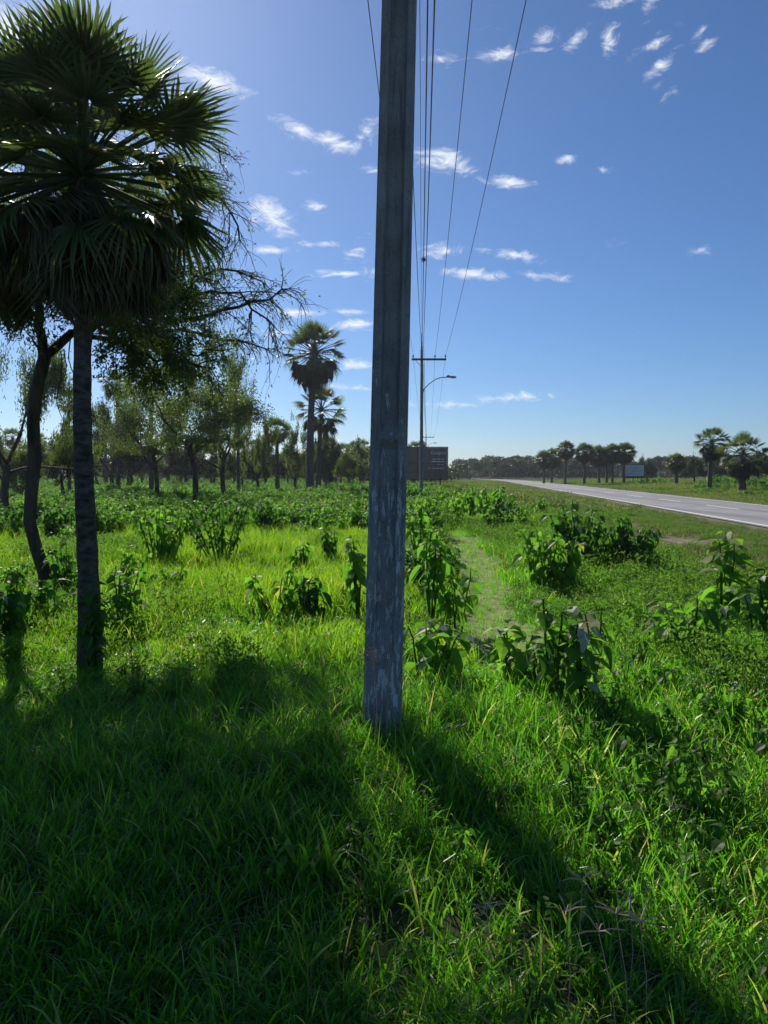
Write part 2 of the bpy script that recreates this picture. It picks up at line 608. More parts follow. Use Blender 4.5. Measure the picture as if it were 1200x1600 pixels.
gx, gy = lines(-9, 16, .25, 2500), lines(-2, 34, .25, 3500)
GX, GY = np.meshgrid(gx, gy)
GZ = gz(GX, GY)
mb = MB()
nx_, ny_ = len(gx), len(gy)
I = (np.arange(ny_ - 1)[:, None] * nx_ + np.arange(nx_ - 1)[None, :])
F = np.stack([I, I + 1, I + nx_ + 1, I + nx_], -1).reshape(-1, 4)
mb.add(np.stack([GX, GY, GZ], -1).reshape(-1, 3), F, 0.)
ground = mb.build('ground', M['ground'], smooth=True)
tag(ground, kind='structure')
ba = ground.data.attributes.new('bare', 'FLOAT', 'POINT')
rdv = road_dist(GX, GY)
bare = np.maximum(soil_patch(GX, GY), np.clip(1 - np.abs(np.abs(rdv) - 3.3) / .9, 0, 1) * .8)
ba.data.foreach_set('value', bare.astype(np.float32).ravel())

def strip(name, mat, off_a, off_b, z, parent=None, dashes=None, crown=0.):
    m = MB()
    if dashes is None:
        L = ROAD_C + ROAD_N * off_a
        C2 = ROAD_C + ROAD_N * (off_a + off_b) / 2
        Rr = ROAD_C + ROAD_N * off_b
        n = len(L)
        V = np.concatenate([np.c_[L, np.full(n, z)], np.c_[C2, np.full(n, z + crown)], np.c_[Rr, np.full(n, z)]])
        i = np.arange(n - 1)
        F = np.concatenate([np.stack([i, i + 1, n + i + 1, n + i][::-1], -1), np.stack([n + i, n + i + 1, 2 * n + i + 1, 2 * n + i][::-1], -1)])
        m.add(V, F, 0.)
        return m.build(name, mat, parent)
    return None

road = strip('road', M['asphalt'], -3.15, 3.15, .0, crown=.02)
tag(road, kind='structure')
strip('edge_line', M['line'], -2.95, -2.83, .0065, road)
strip('edge_line', M['line'], 2.83, 2.95, .0065, road)
for s in np.arange(-30, 200, 9.):
    m = MB()
    c0, c1 = np.array(road_center(s)), np.array(road_center(s + 4.5))
    t = (c1 - c0) / np.linalg.norm(c1 - c0)
    nn = np.array([t[1], -t[0]]) * .06
    m.add([[*(c0 - nn), .0265], [*(c0 + nn), .0265], [*(c1 + nn), .0265], [*(c1 - nn), .0265]], [[0, 1, 2, 3]], 0.)
    m.build('centre_dash', M['line'], road)

# trodden path beside the pole
m = MB()
ys = np.arange(5.6, 23.0, .12)
cols = np.linspace(-1, 1, 9)
V = []
for y in ys:
    w = .52 + .10 * math.sin(y * 1.9) + .06 * math.sin(y * 4.7)
    w *= min(1, (y - 5.4) / .9, (23.4 - y) / 4)
    for c in cols:
        x = float(path_x(y)) + c * w
        V.append([x, y, float(gz(x, y)) + .006])
n = len(cols)
I = (np.arange(len(ys) - 1)[:, None] * n + np.arange(n - 1)[None, :])
m.add(V, np.stack([I, I + 1, I + n + 1, I + n], -1).reshape(-1, 4), 0.)
tag(m.build('path', M['path'], smooth=True), kind='structure')

# ------------------------------------------------------------------ utility poles and wires
def pole_shaft(height, w0=.222, w1=.150, dep=.85):
    """prestressed concrete pole: two flanges, a recessed web between them, solid ribs across"""
    m = MB()
    zs = [-.6]
    ribs = [(-.6, .62), (1.74, 1.86), (4.9, 5.0), (7.2, height)]
    for a, b in ribs:
        zs += [a - .001 if a > 0 else a, a + .05, b - .05, b + .001]
    zs += list(np.arange(-.4, height, .25)) + [height]
    zs = sorted({round(z, 4) for z in zs if z <= height})
    rows = []
    for z in zs:
        t = max(0, z) / 9.0
        w = w0 + (w1 - w0) * t
        d = w * dep
        rec = .034
        for a, b in ribs:
            if a - .001 <= z <= b + .001:
                rec = min(rec, .034 * max(0, 1 - min(z - a, b - z) / .05))
        if z < .62 + .1:
            rec = min(rec, .034 * max(0, min(1, (z - .5) / .2)))
        f, e = w * .5, w * .20
        c = .012
        h = d * .5
        prof = [(-f + c, -h), (-e - .012, -h), (-e, -h + rec), (e, -h + rec), (e + .012, -h), (f - c, -h), (f, -h + c),
                (f, h - c), (f - c, h), (e + .012, h), (e, h - rec), (-e, h - rec), (-e - .012, h), (-f + c, h), (-f, h - c), (-f, -h + c)]
        rows.append([(x, y, z) for x, y in prof])
    n = 16
    V = np.array(rows).reshape(-1, 3)
    i0 = (np.arange(len(zs) - 1) * n)[:, None]
    j = np.arange(n)[None, :]
    F = np.stack([i0 + j, i0 + (j + 1) % n, i0 + n + (j + 1) % n, i0 + n + j], -1).reshape(-1, 4)
    m.add(V, F, 0.)
    top = V[-n:]
    m.add(np.vstack([top, top.mean(0)]), [[k, (k + 1) % n, n] for k in range(n)], 0.)
    return m.mesh('shaft', M['concrete'])

shaft_mesh = pole_shaft(9.0)
ARM_Z = 8.38
INS = (-.52, .78, 1.40)
def crossarm_mesh():
    m = MB()
    m.box((.42, -.13, ARM_Z), (2.06, .10, .11))
    return m.mesh('crossarm', M['timber'])
def brace_mesh(s):
    m = MB()
    m.tube([(s * .04, -.13, ARM_Z - .42), (s * .42, -.16, ARM_Z - .02)], .014, 5)
    return m.mesh('brace', M['steel'])
def insulator_mesh():
    m = MB()
    prof = [(.0, .02), (.02, .02), (.08, .02), (.085, .055), (.13, .06), (.135, .03), (.17, .045), (.2, .035), (.215, .012)]
    m.tube([(0, 0, z) for z, r in prof], [r for z, r in prof], 8)
    return m.mesh('insulator', M['insul'], True)
def cap_rod_mesh():
    m = MB()
    m.tube([(0, -.02, 8.7), (0, -.02, 9.95)], .035, 6)
    m.box((0, -.02, 9.1), (.16, .16, .05))
    m.box((0, -.02, 8.8), (.16, .16, .05))
    return m.mesh('top_bracket', M['steel'])
def lamp_arm_mesh():
    m = MB()
    pts = [(.06, -.1, 6.55), (.45, -.1, 6.95), (.85, -.1, 7.22), (1.15, -.1, 7.31), (1.55, -.1, 7.33)]
    m.tube(pts, .028, 7)
    m.box((.07, -.1, 6.55), (.18, .14, .12))
    return m.mesh('lamp_arm', M['steel'])
def lamp_head_mesh():
    m = MB()
    xs = [1.45, 1.52, 1.62, 1.70, 1.78, 2.0, 2.06]
    hw = [.05, .09, .10, .10, .12, .11, .05]
    ht = [.05, .13, .14, .08, .09, .07, .03]
    rows = []
    for x, w, h in zip(xs, hw, ht):
        rows.append([(x, -.1 - w, 7.31), (x, -.1 - w * .7, 7.31 + h), (x, -.1 + w * .7, 7.31 + h), (x, -.1 + w, 7.31)])
    V = np.array(rows).reshape(-1, 3)
    F = [[i * 4 + a, i * 4 + (a + 1) % 4, i * 4 + 4 + (a + 1) % 4, i * 4 + 4 + a] for i in range(6) for a in range(4)] + [[0, 3, 2, 1], [24, 25, 26, 27]]
    m.add(V, F, 0.)
    return m.mesh('lamp_head', M['lamp'])
def lens_mesh():
    m = MB()
    m.box((1.88, -.1, 7.295), (.26, .17, .05))
    return m.mesh('lamp_lens', M['lens'])
PM = dict(arm=crossarm_mesh(), b0=brace_mesh(-1), b1=brace_mesh(1), ins=insulator_mesh(), cap=cap_rod_mesh(), larm=lamp_arm_mesh(), lhead=lamp_head_mesh(), lens=lens_mesh())

def utility_pole(label, loc, lean=0., lamp=True):
    t = thing('utility_pole', label, 'utility pole', loc, 0, 'concrete utility poles along the road')
    t.rotation_euler = (0, lean, 0)
    obj('shaft', shaft_mesh, t)
    obj('crossarm', PM['arm'], t)
    obj('brace', PM['b0'], t)
    obj('brace', PM['b1'], t)
    for x in INS:
        obj('insulator', PM['ins'], t, (x, -.13, ARM_Z + .055))
    obj('top_bracket', PM['cap'], t)
    if lamp:
        a = obj('lamp_arm', PM['larm'], t)
        h = obj('lamp_head', PM['lhead'], t)
        obj('lamp_lens', PM['lens'], h)
    return t

P1 = Vector((at(596, 1130, 4.2).x, 4.2, 0))
P2 = Vector((at(658.5, 740, 44.5).x, 44.5, 0))
P3 = Vector((at(665.5, 740, 139).x, 139, 0))
P0 = Vector((-2.3, -38, 0))
utility_pole('weathered concrete pole with flaking white paint, nearest and largest, rising out of the frame', P1, R(1.35), lamp=False)
utility_pole('dark utility pole with crossarm and curved street lamp in front of the brown sign', P2)
utility_pole('tiny far utility pole whose crossarm shows just above the brown sign', P3)

def sag_pts(a, b, sag, n=26):
    return [a.lerp(b, i / n) - Vector((0, 0, sag * 4 * (i / n) * (1 - i / n))) for i in range(n + 1)]

def wire(label, p1, p2, p3, rad, sag=.45):
    p0 = p1 + (p1 - p2)
    m = MB()
    pts = sag_pts(p0, p1, sag, 14)[:-1] + sag_pts(p1, p2, sag, 30)[:-1] + sag_pts(p2, p3, sag * 2.5, 30)
    m.tube(pts, rad, 5)
    tag(m.build('overhead_wire', M['wire']), label, 'wire', 'overhead wires between the poles')

def on_line(px, d, target, z):
    """where the wire passing at photo column px at height z and distance d meets the near pole, given its far end"""
    a = Vector((at(px, 400, d).x, d, z))
    k = (P1.y - d) / (target.y - d)
    return a + (target - a) * k
WZ = ARM_Z + .24
def wire_end(P, off, z):
    return Vector((P.x + off, P.y - .13, z))
for px, off, lab in ((573, INS[0], 'thin wire from the left insulator, leftmost in the sky, passing behind the near pole'),
                     (737, INS[1], 'thin wire between the twin cables and the outermost wire'),
                     (822, INS[2], 'thin outermost wire, farthest toward the road')):
    e2 = wire_end(P2, off, WZ)
    e1 = on_line(px, 10.7, e2, WZ)
    e1.z = WZ
    wire(lab, e1, e2, wire_end(P3, off, WZ), .0075)
for px, dd, dx, z, rad, lab in ((655, 13.0, -.02, 9.75, .006, 'thinnest wire hanging just beside the near pole, next to the twin cables'),
                            (667, 13.0, .02, 9.55, .015, 'thick black cable with a dark plant ball on it'),
                            (677, 13.0, .10, 9.45, .015, 'thick black cable, right one of the close pair'),
                            (645, 18.9, -.05, 9.30, .012, 'black cable coming out from behind the near pole shaft')):
    e2 = wire_end(P2, dx, z)
    e1 = on_line(px, dd, e2, z)
    e1.z = z + .15
    wire(lab, e1, e2, wire_end(P3, dx, z), rad, .35)
    if px == 667:
        k = (27 - e1.y) / (e2.y - e1.y)
        q = e1.lerp(e2, k) - Vector((0, 0, .35 * 4 * k * (1 - k)))
        m = MB()
        for i in range(130):
            d = Vector(rng.normal(size=3)).normalized()
            L = rng.uniform(.05, .15)
            a = Vector(rng.normal(size=3)).cross(d).normalized() * .012
            m.add([list(d * .02 - a), list(d * .02 + a), list(d * L)], [[0, 1, 2]])
        o = m.build('air_plant', M['nest'], loc=q)
        tag(o, 'small dark ball of air plant clinging to a thick overhead cable', 'plant')

# ------------------------------------------------------------------ roadside signs
def text_mesh(body, size, mat):
    cu = bpy.data.curves.new('lettering', 'FONT')
    cu.body = body
    cu.size = size
    cu.extrude = .004
    cu.align_x = 'RIGHT'
    o = bpy.data.objects.new('tmp', cu)
    COL.objects.link(o)
    bpy.context.view_layer.update()
    me = bpy.data.meshes.new_from_object(o.evaluated_get(bpy.context.evaluated_depsgraph_get()))
    bpy.data.objects.remove(o)
    bpy.data.curves.remove(cu)
    me.materials.clear()
    me.materials.append(mat)
    return me

sd = 76.0
sl, sr = at(634, 740, sd).x, at(700, 740, sd).x
stop_, sbot = at(665, 698, sd).z, .95
t = thing('roadside_sign', 'large faded brown panel sign with pale lettering behind the second pole', 'sign', ((sl + sr) / 2, sd, 0))
W, H = sr - sl, stop_ - sbot
m = MB()
for c, d in (((0, 0, stop_ - .05), (W, .12, .10)), ((0, 0, sbot + .05), (W, .12, .10)), ((-W / 2 + .05, 0, (stop_ + sbot) / 2), (.10, .12, H - .2)), ((W / 2 - .05, 0, (stop_ + sbot) / 2), (.10, .12, H - .2))):
    m.box(c, d)
m.build('frame', M['sign_frame'], t)
xs_ = np.array([-.5, -.24, .07, .22, .5]) * (W - .2)
zs_ = np.array([0, .22, .50, 1.0]) * (H - .2) + sbot + .1
for i in range(4):
    for j in range(3):
        m = MB()
        m.box(((xs_[i] + xs_[i + 1]) / 2, 0 + (.006 if (i + j) % 2 else 0), (zs_[j] + zs_[j + 1]) / 2), (xs_[i + 1] - xs_[i] - .025, .04, zs_[j + 1] - zs_[j] - .025))
        m.build('panel', M['sign_brown'], t)
m = MB(); m.box((0, .06, (stop_ + sbot) / 2), (W - .3, .03, H - .3)); m.build('backing', M['sign_frame'], t)
for x in (-W * .32, 0, W * .32):
    m = MB(); m.box((x, .16, stop_ / 2 - .2), (.14, .14, stop_ + .2)); m.build('post', M['sign_frame'], t)
me = text_mesh('Goajira', .52, M['letter'])
o = obj('lettering', me, t, (W / 2 - .26, -.035, stop_ - .78)); o.rotation_euler = (math.pi / 2, 0, 0)
for zz, segs, hh in ((stop_ - 1.27, [(-.0, .42), (.50, .78), (.86, 1.2)], .09), (stop_ - 1.52, [(-.1, .45), (.54, .86), (.94, 1.25)], .12), (stop_ - 1.80, [(.5, .8), (.88, 1.1)], .06), (stop_ - 2.20, [(-.45, -.18), (0, .35), (.42, .7), (.78, 1.15)], .08)):
    for a, b in segs:
        m = MB()
        m.box((W / 2 - 1.62 + (a + b) / 2, -.033, zz), (b - a, .008, hh * .8))
        m.build('small_print', M['letter'], t)

bd = 118.0
a, b = at(973.5, 740, bd), at(1005.5, 740, bd)
t = thing('roadside_sign', 'white billboard on posts in front of the palms beyond the road', 'sign', ((a.x + b.x) / 2, bd, 0), R(-6))
W = b.x - a.x
zt, zb = at(990, 726.5, bd).z, at(990, 744.0, bd).z
m = MB(); m.box((0, 0, (zt + zb) / 2), (W, .06, zt - zb)); m.build('panel', M['sign_white'], t)
m = MB()
for c, d in (((0, 0, zt + .04), (W + .16, .1, .08)), ((-W / 2 - .04, 0, (zt + zb) / 2), (.08, .1, zt - zb)), ((W / 2 + .04, 0, (zt + zb) / 2), (.08, .1, zt - zb)), ((0, 0, zb - .16), (W + .16, .12, .32))):
    m.box(c, d)
m.build('frame', M['sign_frame'], t)
for x in (-W * .38, 0, W * .38):
    m = MB(); m.box((x, .1, zb / 2), (.12, .12, zb)); m.build('post', M['sign_frame'], t)
for i, (zz, a0, a1) in enumerate([(.30, -.25, .3), (.45, -.35, .25), (.58, -.1, .4), (.75, -.4, .4), (.86, -.42, .1)]):
    m = MB(); m.box(((a0 + a1) / 2 * W, -.034, zt - zz * (zt - zb)), ((a1 - a0) * W, .008, .05)); m.build('print_line', M['ink_blue'], t)

p = at(1028.5, 745, 150)
t = thing('small_sign', 'small white upright board standing in the field before the far woods', 'sign', (p.x, 150, 0))
m = MB(); m.box((0, 0, 1.75), (.5, .05, .85)); m.build('panel', M['sign_white'], t)
m = MB(); m.box((0, .05, .75), (.08, .08, 1.5)); m.build('post', M['sign_frame'], t)

# ------------------------------------------------------------------ palms
def fan_frond(nseg, span, droop, lp, lf, tipdroop=.25, fold=.10, dead=False, seed=0):
    """fan leaf: stalk along +X, pleated blade of pointed segments; unit size, later scaled"""
    r = np.random.default_rng(seed)
    m = MB()
    pts = [(x, 0, -droop * .25 * x * x) for x in np.linspace(0, lp, 4)]
    m.tube(pts, [.016, .013, .011, .009], 4, False, .1)
    hub = np.array([lp, 0, -droop * .25 * lp * lp])
    angs = np.linspace(-span, span, nseg + 1)
    for i in range(nseg):
        a0, a1 = angs[i], angs[i + 1]
        am = (a0 + a1) / 2
        L = lf * (1 - .22 * (abs(am) / math.pi) ** 1.2) * r.uniform(.86, 1.06)
        Lm = L * r.uniform(.34, .48)
        f = fold * L * .35
        def P(a, rad, z):
            x, y = math.cos(a) * rad, math.sin(a) * rad
            zz = z - droop * .35 * (rad ** 2) - abs(math.sin(a)) * rad * .12
            return hub + np.array([x, y, zz])
        zt = -tipdroop * L * r.uniform(.5, 1.6)
        j = r.normal() * .05
        V = [P(a0, .03, 0), P(am, .03, .01), P(a1, .03, 0), P(a0, Lm, 0), P(am, Lm, f), P(a1, Lm, 0),
             P(am + j * .4 - (a1 - a0) * .2, (Lm + L) * .55, zt * .28), P(am + j * .4 + (a1 - a0) * .2, (Lm + L) * .55, zt * .28), P(am + j, L, zt)]
        m.add(V, [[0, 3, 4, 1], [1, 4, 5, 2], [3, 6, 4, 4], [4, 6, 7, 4 + 0], [4, 7, 5, 5], [6, 8, 7, 7]], r.random())
    return m

FROND = [fan_frond(24, 1.6, .08, .60, .42, .03, seed=1).mesh('frond', M['frond']),
         fan_frond(24, 1.7, .22, .62, .42, .08, seed=2).mesh('frond', M['frond']),
         fan_frond(24, 1.6, .6, .60, .43, .40, seed=3).mesh('frond', M['frond']),
         fan_frond(26, 1.7, .15, .50, .58, .10, seed=4).mesh('frond', M['frond'])]
DEADF = [fan_frond(15, .62, .5, .52, .52, .25, .6, seed=11).mesh('dead_frond', M['dead_frond']),
         fan_frond(13, .42, .9, .55, .50, .5, .6, seed=12).mesh('dead_frond', M['dead_frond']),
         fan_frond(17, .95, .7, .5, .46, .5, .5, seed=13).mesh('dead_frond', M['dead_frond'])]
FROND_FAR = [fan_frond(13, 1.8, .2, .55, .52, .08, seed=21), fan_frond(13, 1.9, .5, .54, .5, .3, seed=22)]
DEAD_FAR = [fan_frond(8, .9, .6, .42, .62, .3, .3, seed=31)]

def crown_layout(n, ndead, r):
    L = []
    for i in range(n):
        f = (i + .5) / n
        el_ = math.radians(88 - 122 * f ** .95) + r.normal() * .10
        az_ = i * 2.39996 + r.normal() * .18
        L.append((az_, el_, r.uniform(.88, 1.08) * (.86 + .16 * min(1, f * 2)), r.normal() * .3, False, f))
    for i in range(ndead):
        el_ = math.radians(r.uniform(-72, -22))
        L.append((i * 2.39996 + r.normal() * .3, el_, r.uniform(.72, 1.0), r.normal() * .5, True, 1))
    return L

def trunk_mesh(h, r0, r1, lean, r, sides=12):
    m = MB()
    n = max(8, int(h / .16))
    pts, rad = [], []
    for i in range(n + 1):
        f = i / n
        pts.append((lean * f * f + .012 * math.sin(f * 9), .01 * math.sin(f * 7 + 1), -.25 + (h + .25) * f))
        rr = r0 + (r1 - r0) * min(1, f * 1.3) + r0 * .55 * math.exp(-f * h / .45)
        rad.append(rr * (1 + (.045 if i % 2 else -.02) + r.normal() * .015))
    m.tube(pts, rad, sides)
    return m

def palm(label, loc, h, R_, n=44, ndead=26, tr=(.12, .085), lean=0., seed=0, detail=True, group=None, rz=0.):
    """h: height of the growing point; R_: crown radius"""
    r = np.random.default_rng(seed)
    t = thing('palm_tree', label, 'palm tree', loc, rz, group)
    trunk_mesh(h, tr[0], tr[1], lean, r, 12 if detail else 7).build('trunk', M['palm_trunk'], t, True)
    top = Vector((lean, 0, h - .05))
    lay = crown_layout(n, ndead, r)
    if detail:
        for az_, el_, s, roll, dead, f in lay:
            d = Vector((math.cos(az_) * math.cos(el_), math.sin(az_) * math.cos(el_), math.sin(el_)))
            me = (DEADF[r.integers(2) if r.random() < .8 else 2] if dead else FROND[0 if f < .35 else (1 if f < .65 else r.integers(1, 3))])
            o = obj('dead_frond' if dead else 'frond', me, t)
            up = Vector((0, 0, 1)) if abs(d.z) < .97 else Vector((math.cos(az_), math.sin(az_), 0))
            o.matrix_local = Matrix.LocRotScale(top + Vector((0, 0, -.30 * R_ * r.random() if dead else -.1 * f)), frame_to(d, up, roll).to_quaternion(), Vector((1, 1, 1)) * R_ * s * (.85 if dead else .95))
    else:
        for isd, nm, mt in ((False, 'crown', M['frond']), (True, 'dead_skirt', M['dead_frond'])):
            m = MB()
            for az_, el_, s, roll, dead, f in lay:
                if dead != isd:
                    continue
                d = Vector((math.cos(az_) * math.cos(el_), math.sin(az_) * math.cos(el_), math.sin(el_)))
                src = DEAD_FAR[0] if dead else FROND_FAR[0 if f < .5 else 1]
                up = Vector((0, 0, 1)) if abs(d.z) < .97 else Vector((math.cos(az_), math.sin(az_), 0))
                Rm = np.array(frame_to(d, up, roll))
                v0 = r.random()
                for V, F, A in zip(src.V, src.F, src.A):
                    pass
                V = np.concatenate(src.V) @ Rm.T * (R_ * s * .95) + np.array(top)
                F4 = np.concatenate([F if F.shape[1] == 4 else np.c_[F, F[:, 2]] for F in src.F])
                m.add(V, F4, (np.concatenate(src.A) + v0) % 1)
            o = m.build(nm, mt, t)
            tag(o, kind='stuff')
    return t

def G(px, d):
    p = at(px, 740, d)
    return (p.x, d, float(gz(p.x, d)))
def hz(py, d):
    return at(600, py, d).z

# near palm and the one at the left edge
palm('tall palm with shaggy crown and straight trunk, nearest of all the palms', G(132, 6.0), 4.10, 1.30, 84, 46, (.084, .064), .03, 1)
palm('palm at the left edge of the view, only part of its crown showing', G(-30, 8.0), 4.7, 1.6, 60, 70, (.12, .09), .0, 2)
# pair beyond the shrubs, left of the concrete pole
palm('tall palm with round crown and dense dead skirt, taller of the mid-distance pair', G(484, 50), hz(548, 50), 2.6, 46, 100, (.28, .20), .35, 3)
palm('shorter palm of the pair left of the pole, standing half behind the taller one', G(497, 54), hz(638, 54), 2.2, 32, 24, (.20, .14), .3, 4)
# beyond the road, right
palm('slender palm beyond the road with a compact round crown, taller of the right pair', G(1109, 68), hz(690, 68), 1.8, 44, 70, (.21, .16), .15, 5)
palm('stout palm beyond the road with wide open crown, at the far right', G(1160, 62), hz(707, 62), 2.35, 34, 44, (.30, .22), .0, 6)
palm('short palm standing alone between the white billboard and the far right pair', G(1057, 95), hz(722, 95), 1.55, 50, 44, (.24, .2), 0, 7, detail=False)
for i, (px, py, d, lab) in enumerate([
        (850, 716, 122, 'low palm at the left end of the row beyond the road'),
        (862, 714, 126, 'second palm from the left end of the row beyond the road'),
        (883, 701, 112, 'tallest palm of the row beyond the road'),
        (913, 706, 110, 'broad palm in the middle of the row beyond the road'),
        (936, 711, 116, 'thinner palm just left of the double crown in the row beyond the road'),
        (948, 711, 118, 'left palm of the touching double crown beyond the road'),
        (957, 707, 115, 'right palm of the touching double crown beyond the road'),
        (975, 706, 114, 'slim palm standing beside the white billboard beyond the road')]):
    palm(lab, G(px, d), hz(py + 1, d), 1.9 + .2 * math.sin(i * 2.1), 56, 70, (.20, .16), .1 * math.sin(i), 40 + i, False, 'row of palms beyond the road')
# left background palms
palm('palm showing above the trees just right of the near palm trunk', G(184, 50), hz(602, 50), 1.30, 34, 18, (.15, .12), .1, 60, False)
palm('thin palm seen between the two near trunks on the left', G(119, 60), hz(662, 60), 1.25, 28, 12, (.12, .10), 0, 61, False)
palm('palm with ragged top behind the feathery trees left of centre', G(236, 46), hz(600, 46), 1.25, 30, 20, (.16, .12), .1, 62, False)
palm('slender palm with its trunk showing just right of the drooping feathery tree', G(372, 48), hz(640, 48), 1.1, 24, 14, (.12, .10), .1, 65, False)
palm('slender palm rising between the dark oval tree and the near palm trunk', G(108, 52), hz(625, 52), 1.1, 24, 14, (.12, .10), .1, 66, False)
palm('dark palm between the feathery trees and the palm pair', G(433, 58), hz(672, 58), 1.30, 34, 30, (.17, .14), 0, 63, False)
palm('low palm behind the foot of the palm pair', G(512, 78), hz(700, 78), 1.7, 34, 34, (.20, .16), 0, 64, False)
for i, (px, py, d) in enumerate([(165, 672, 74), (200, 690, 84), (222, 692, 92), (262, 680, 80), (282, 700, 95), (330, 690, 88), (366, 684, 82), (395, 700, 96), (414, 694, 90),
                                 (532, 706, 96), (552, 702, 92), (566, 700, 98), (150, 690, 96), (60, 690, 90), (20, 684, 84), (648, 702, 96), (180, 700, 104), (308, 704, 104)]):
    palm('small distant palm among the trunks of the left-hand grove', G(px, d), hz(py, d), 1.5, 26, 20, (.17, .14), .1, 80 + i, False, 'distant palms of the grove')

# ------------------------------------------------------------------ broadleaf and feathery trees
def leaf_blades(m, C, D, L, Wd, r):
    """rhombic leaflets at C along D"""
    n = len(C)
    rnd = r.normal(size=(n, 3))
    S = np.cross(D, rnd)
    S /= np.linalg.norm(S, axis=1, keepdims=True) + 1e-9
    L = L[:, None]
    V = np.stack([C, C + D * L * .5 + S * Wd, C + D * L, C + D * L * .5 - S * Wd], 1).reshape(-1, 3)
    F = np.arange(n * 4).reshape(-1, 4)
    m.add(V, F, np.repeat(r.random(n), 4))

def unit(v):
    return v / (np.linalg.norm(v, axis=-1, keepdims=True) + 1e-9)

def grow(mbw, tips, p, d, L, rad, lev, r, spread=.7, droop=.0, maxlev=3, sides=6):
    n = 5
    pts, rads = [p], [rad]
    q, dd = p.copy(), d.copy()
    for i in range(n):
        dd = unit(dd + r.normal(size=3) * .13 + np.array([0, 0, -droop * (i / n) * (1 if lev > 1 else .3)]))
        q = q + dd * L / n
        pts.append(q.copy())
        rads.append(rad * (1 - .5 * (i + 1) / n))
        if lev >= maxlev - 1:
            tips.append((q.copy(), dd.copy()))
    mbw.tube(pts, rads, max(3, sides - lev), False)
    if lev < maxlev:
        k = r.integers(3, 5) if lev < 2 else r.integers(3, 6)
        for j in range(k):
            f = r.uniform(.35, 1.0)
            i = min(n, max(1, int(round(f * n))))
            side = unit(np.cross(dd, r.normal(size=3)))
            nd = unit(unit(pts[i] - pts[i - 1]) * (1 - .35 * spread) + side * spread * r.uniform(.6, 1.2) + np.array([0, 0, .12 - droop * .25 * lev]))
            grow(mbw, tips, pts[i].copy(), nd, L * r.uniform(.55, .78), rads[i] * .62, lev + 1, r, spread, droop, maxlev, sides)
        
def make_tree(h, crown_r, trunk_h, seed, nleaf, leafL, leafW, mat, droop=.25, tr=.14, lean=(0, 0), rough=.35):
    """returns (trunk mesh, limb mesh, foliage mesh), height h, unit materials"""
    r = np.random.default_rng(seed)
    tm = MB()
    n = 7
    pts, rads = [], []
    for i in range(n + 1):
        f = i / n
        pts.append(np.array([lean[0] * f + .05 * h * .2 * math.sin(f * 5 + seed), lean[1] * f + .03 * math.sin(f * 4 + seed * 2), -.2 + (trunk_h + .2) * f]))
        rads.append(tr * (1.25 - .45 * f))
    tm.tube(pts, rads, 9, False)
    limbs, tips = MB(), []
    top = pts[-1]
    k = 5
    for j in range(k):
        a = j * 2 * math.pi / k + r.uniform(-.4, .4)
        up = r.uniform(.5, 1.3)
        st = pts[-1 - (j % 3)]
        d = unit(np.array([math.cos(a), math.sin(a), up]))
        LL = math.hypot(crown_r, h - trunk_h) * .48 * r.uniform(.8, 1.15)
        grow(limbs, tips, st.copy(), d, LL, tr * .5, 1, r, .75, droop, 3)
    T = np.array([t[0] for t in tips])
    D = np.array([t[1] for t in tips])
    # fit to the wanted outline
    cz = trunk_h + (h - trunk_h) * .5
    cl = np.flatnonzero(r.random(len(T)) < .38)
    idx = cl[(r.random(nleaf) ** 1.25 * len(cl)).astype(int)]
    C = T[idx] + r.normal(size=(nleaf, 3)) * rough * crown_r * .24
    Dv = unit(D[idx] * .5 + r.normal(size=(nleaf, 3)) * .8 + np.array([0, 0, -droop * .4]))
    fm = MB()
    leaf_blades(fm, C, Dv, leafL * r.uniform(.6, 1.3, nleaf), leafW, r)
    low = C[:, 2] < trunk_h * 1.02
    C[low, 2] = trunk_h * 1.02 + (trunk_h * 1.02 - C[low, 2]) * .35
    fm = MB()
    leaf_blades(fm, C, Dv, leafL * r.uniform(.6, 1.3, nleaf), leafW, r)
    zmax = np.percentile(C[:, 2], 99.5)
    return tm, limbs, fm, zmax, np.percentile(np.hypot(C[:, 0], C[:, 1]), 96)

def tree_thing(label, loc, h, crown_r, trunk_h, seed, nleaf=7000, leafL=.22, leafW=.035, mat='algarrobo', droop=.25, tr=.14, lean=(0, 0), group=None, rz=0, cat='tree', name='algarrobo_tree'):
    tm, lm, fm, zmax, rmax = make_tree(h, crown_r, trunk_h, seed, nleaf, leafL, leafW, M[mat], droop, tr, lean)
    for b in (lm, fm):
        for i in range(len(b.V)):
            V = b.V[i]
            above = np.clip((V[:, 2] - trunk_h) / max(.1, zmax - trunk_h), -2, 2)
            V[:, 2] = np.where(V[:, 2] > trunk_h, trunk_h + above * (h - trunk_h), V[:, 2])
            k = np.clip(above * 3, 0, 1) if b is lm else 1.
            sc = crown_r / rmax
            V[:, 0] = V[:, 0] * (1 + (sc - 1) * k)
            V[:, 1] = V[:, 1] * (1 + (sc - 1) * k)
            b.V[i] = V
    t = thing(name, label, cat, loc, rz, group)
    tm.build('trunk', M['bark'], t, True)
    tag(lm.build('limbs', M['bark'], t), kind='stuff')
    tag(fm.build('foliage', M[mat], t), kind='stuff')
    return t

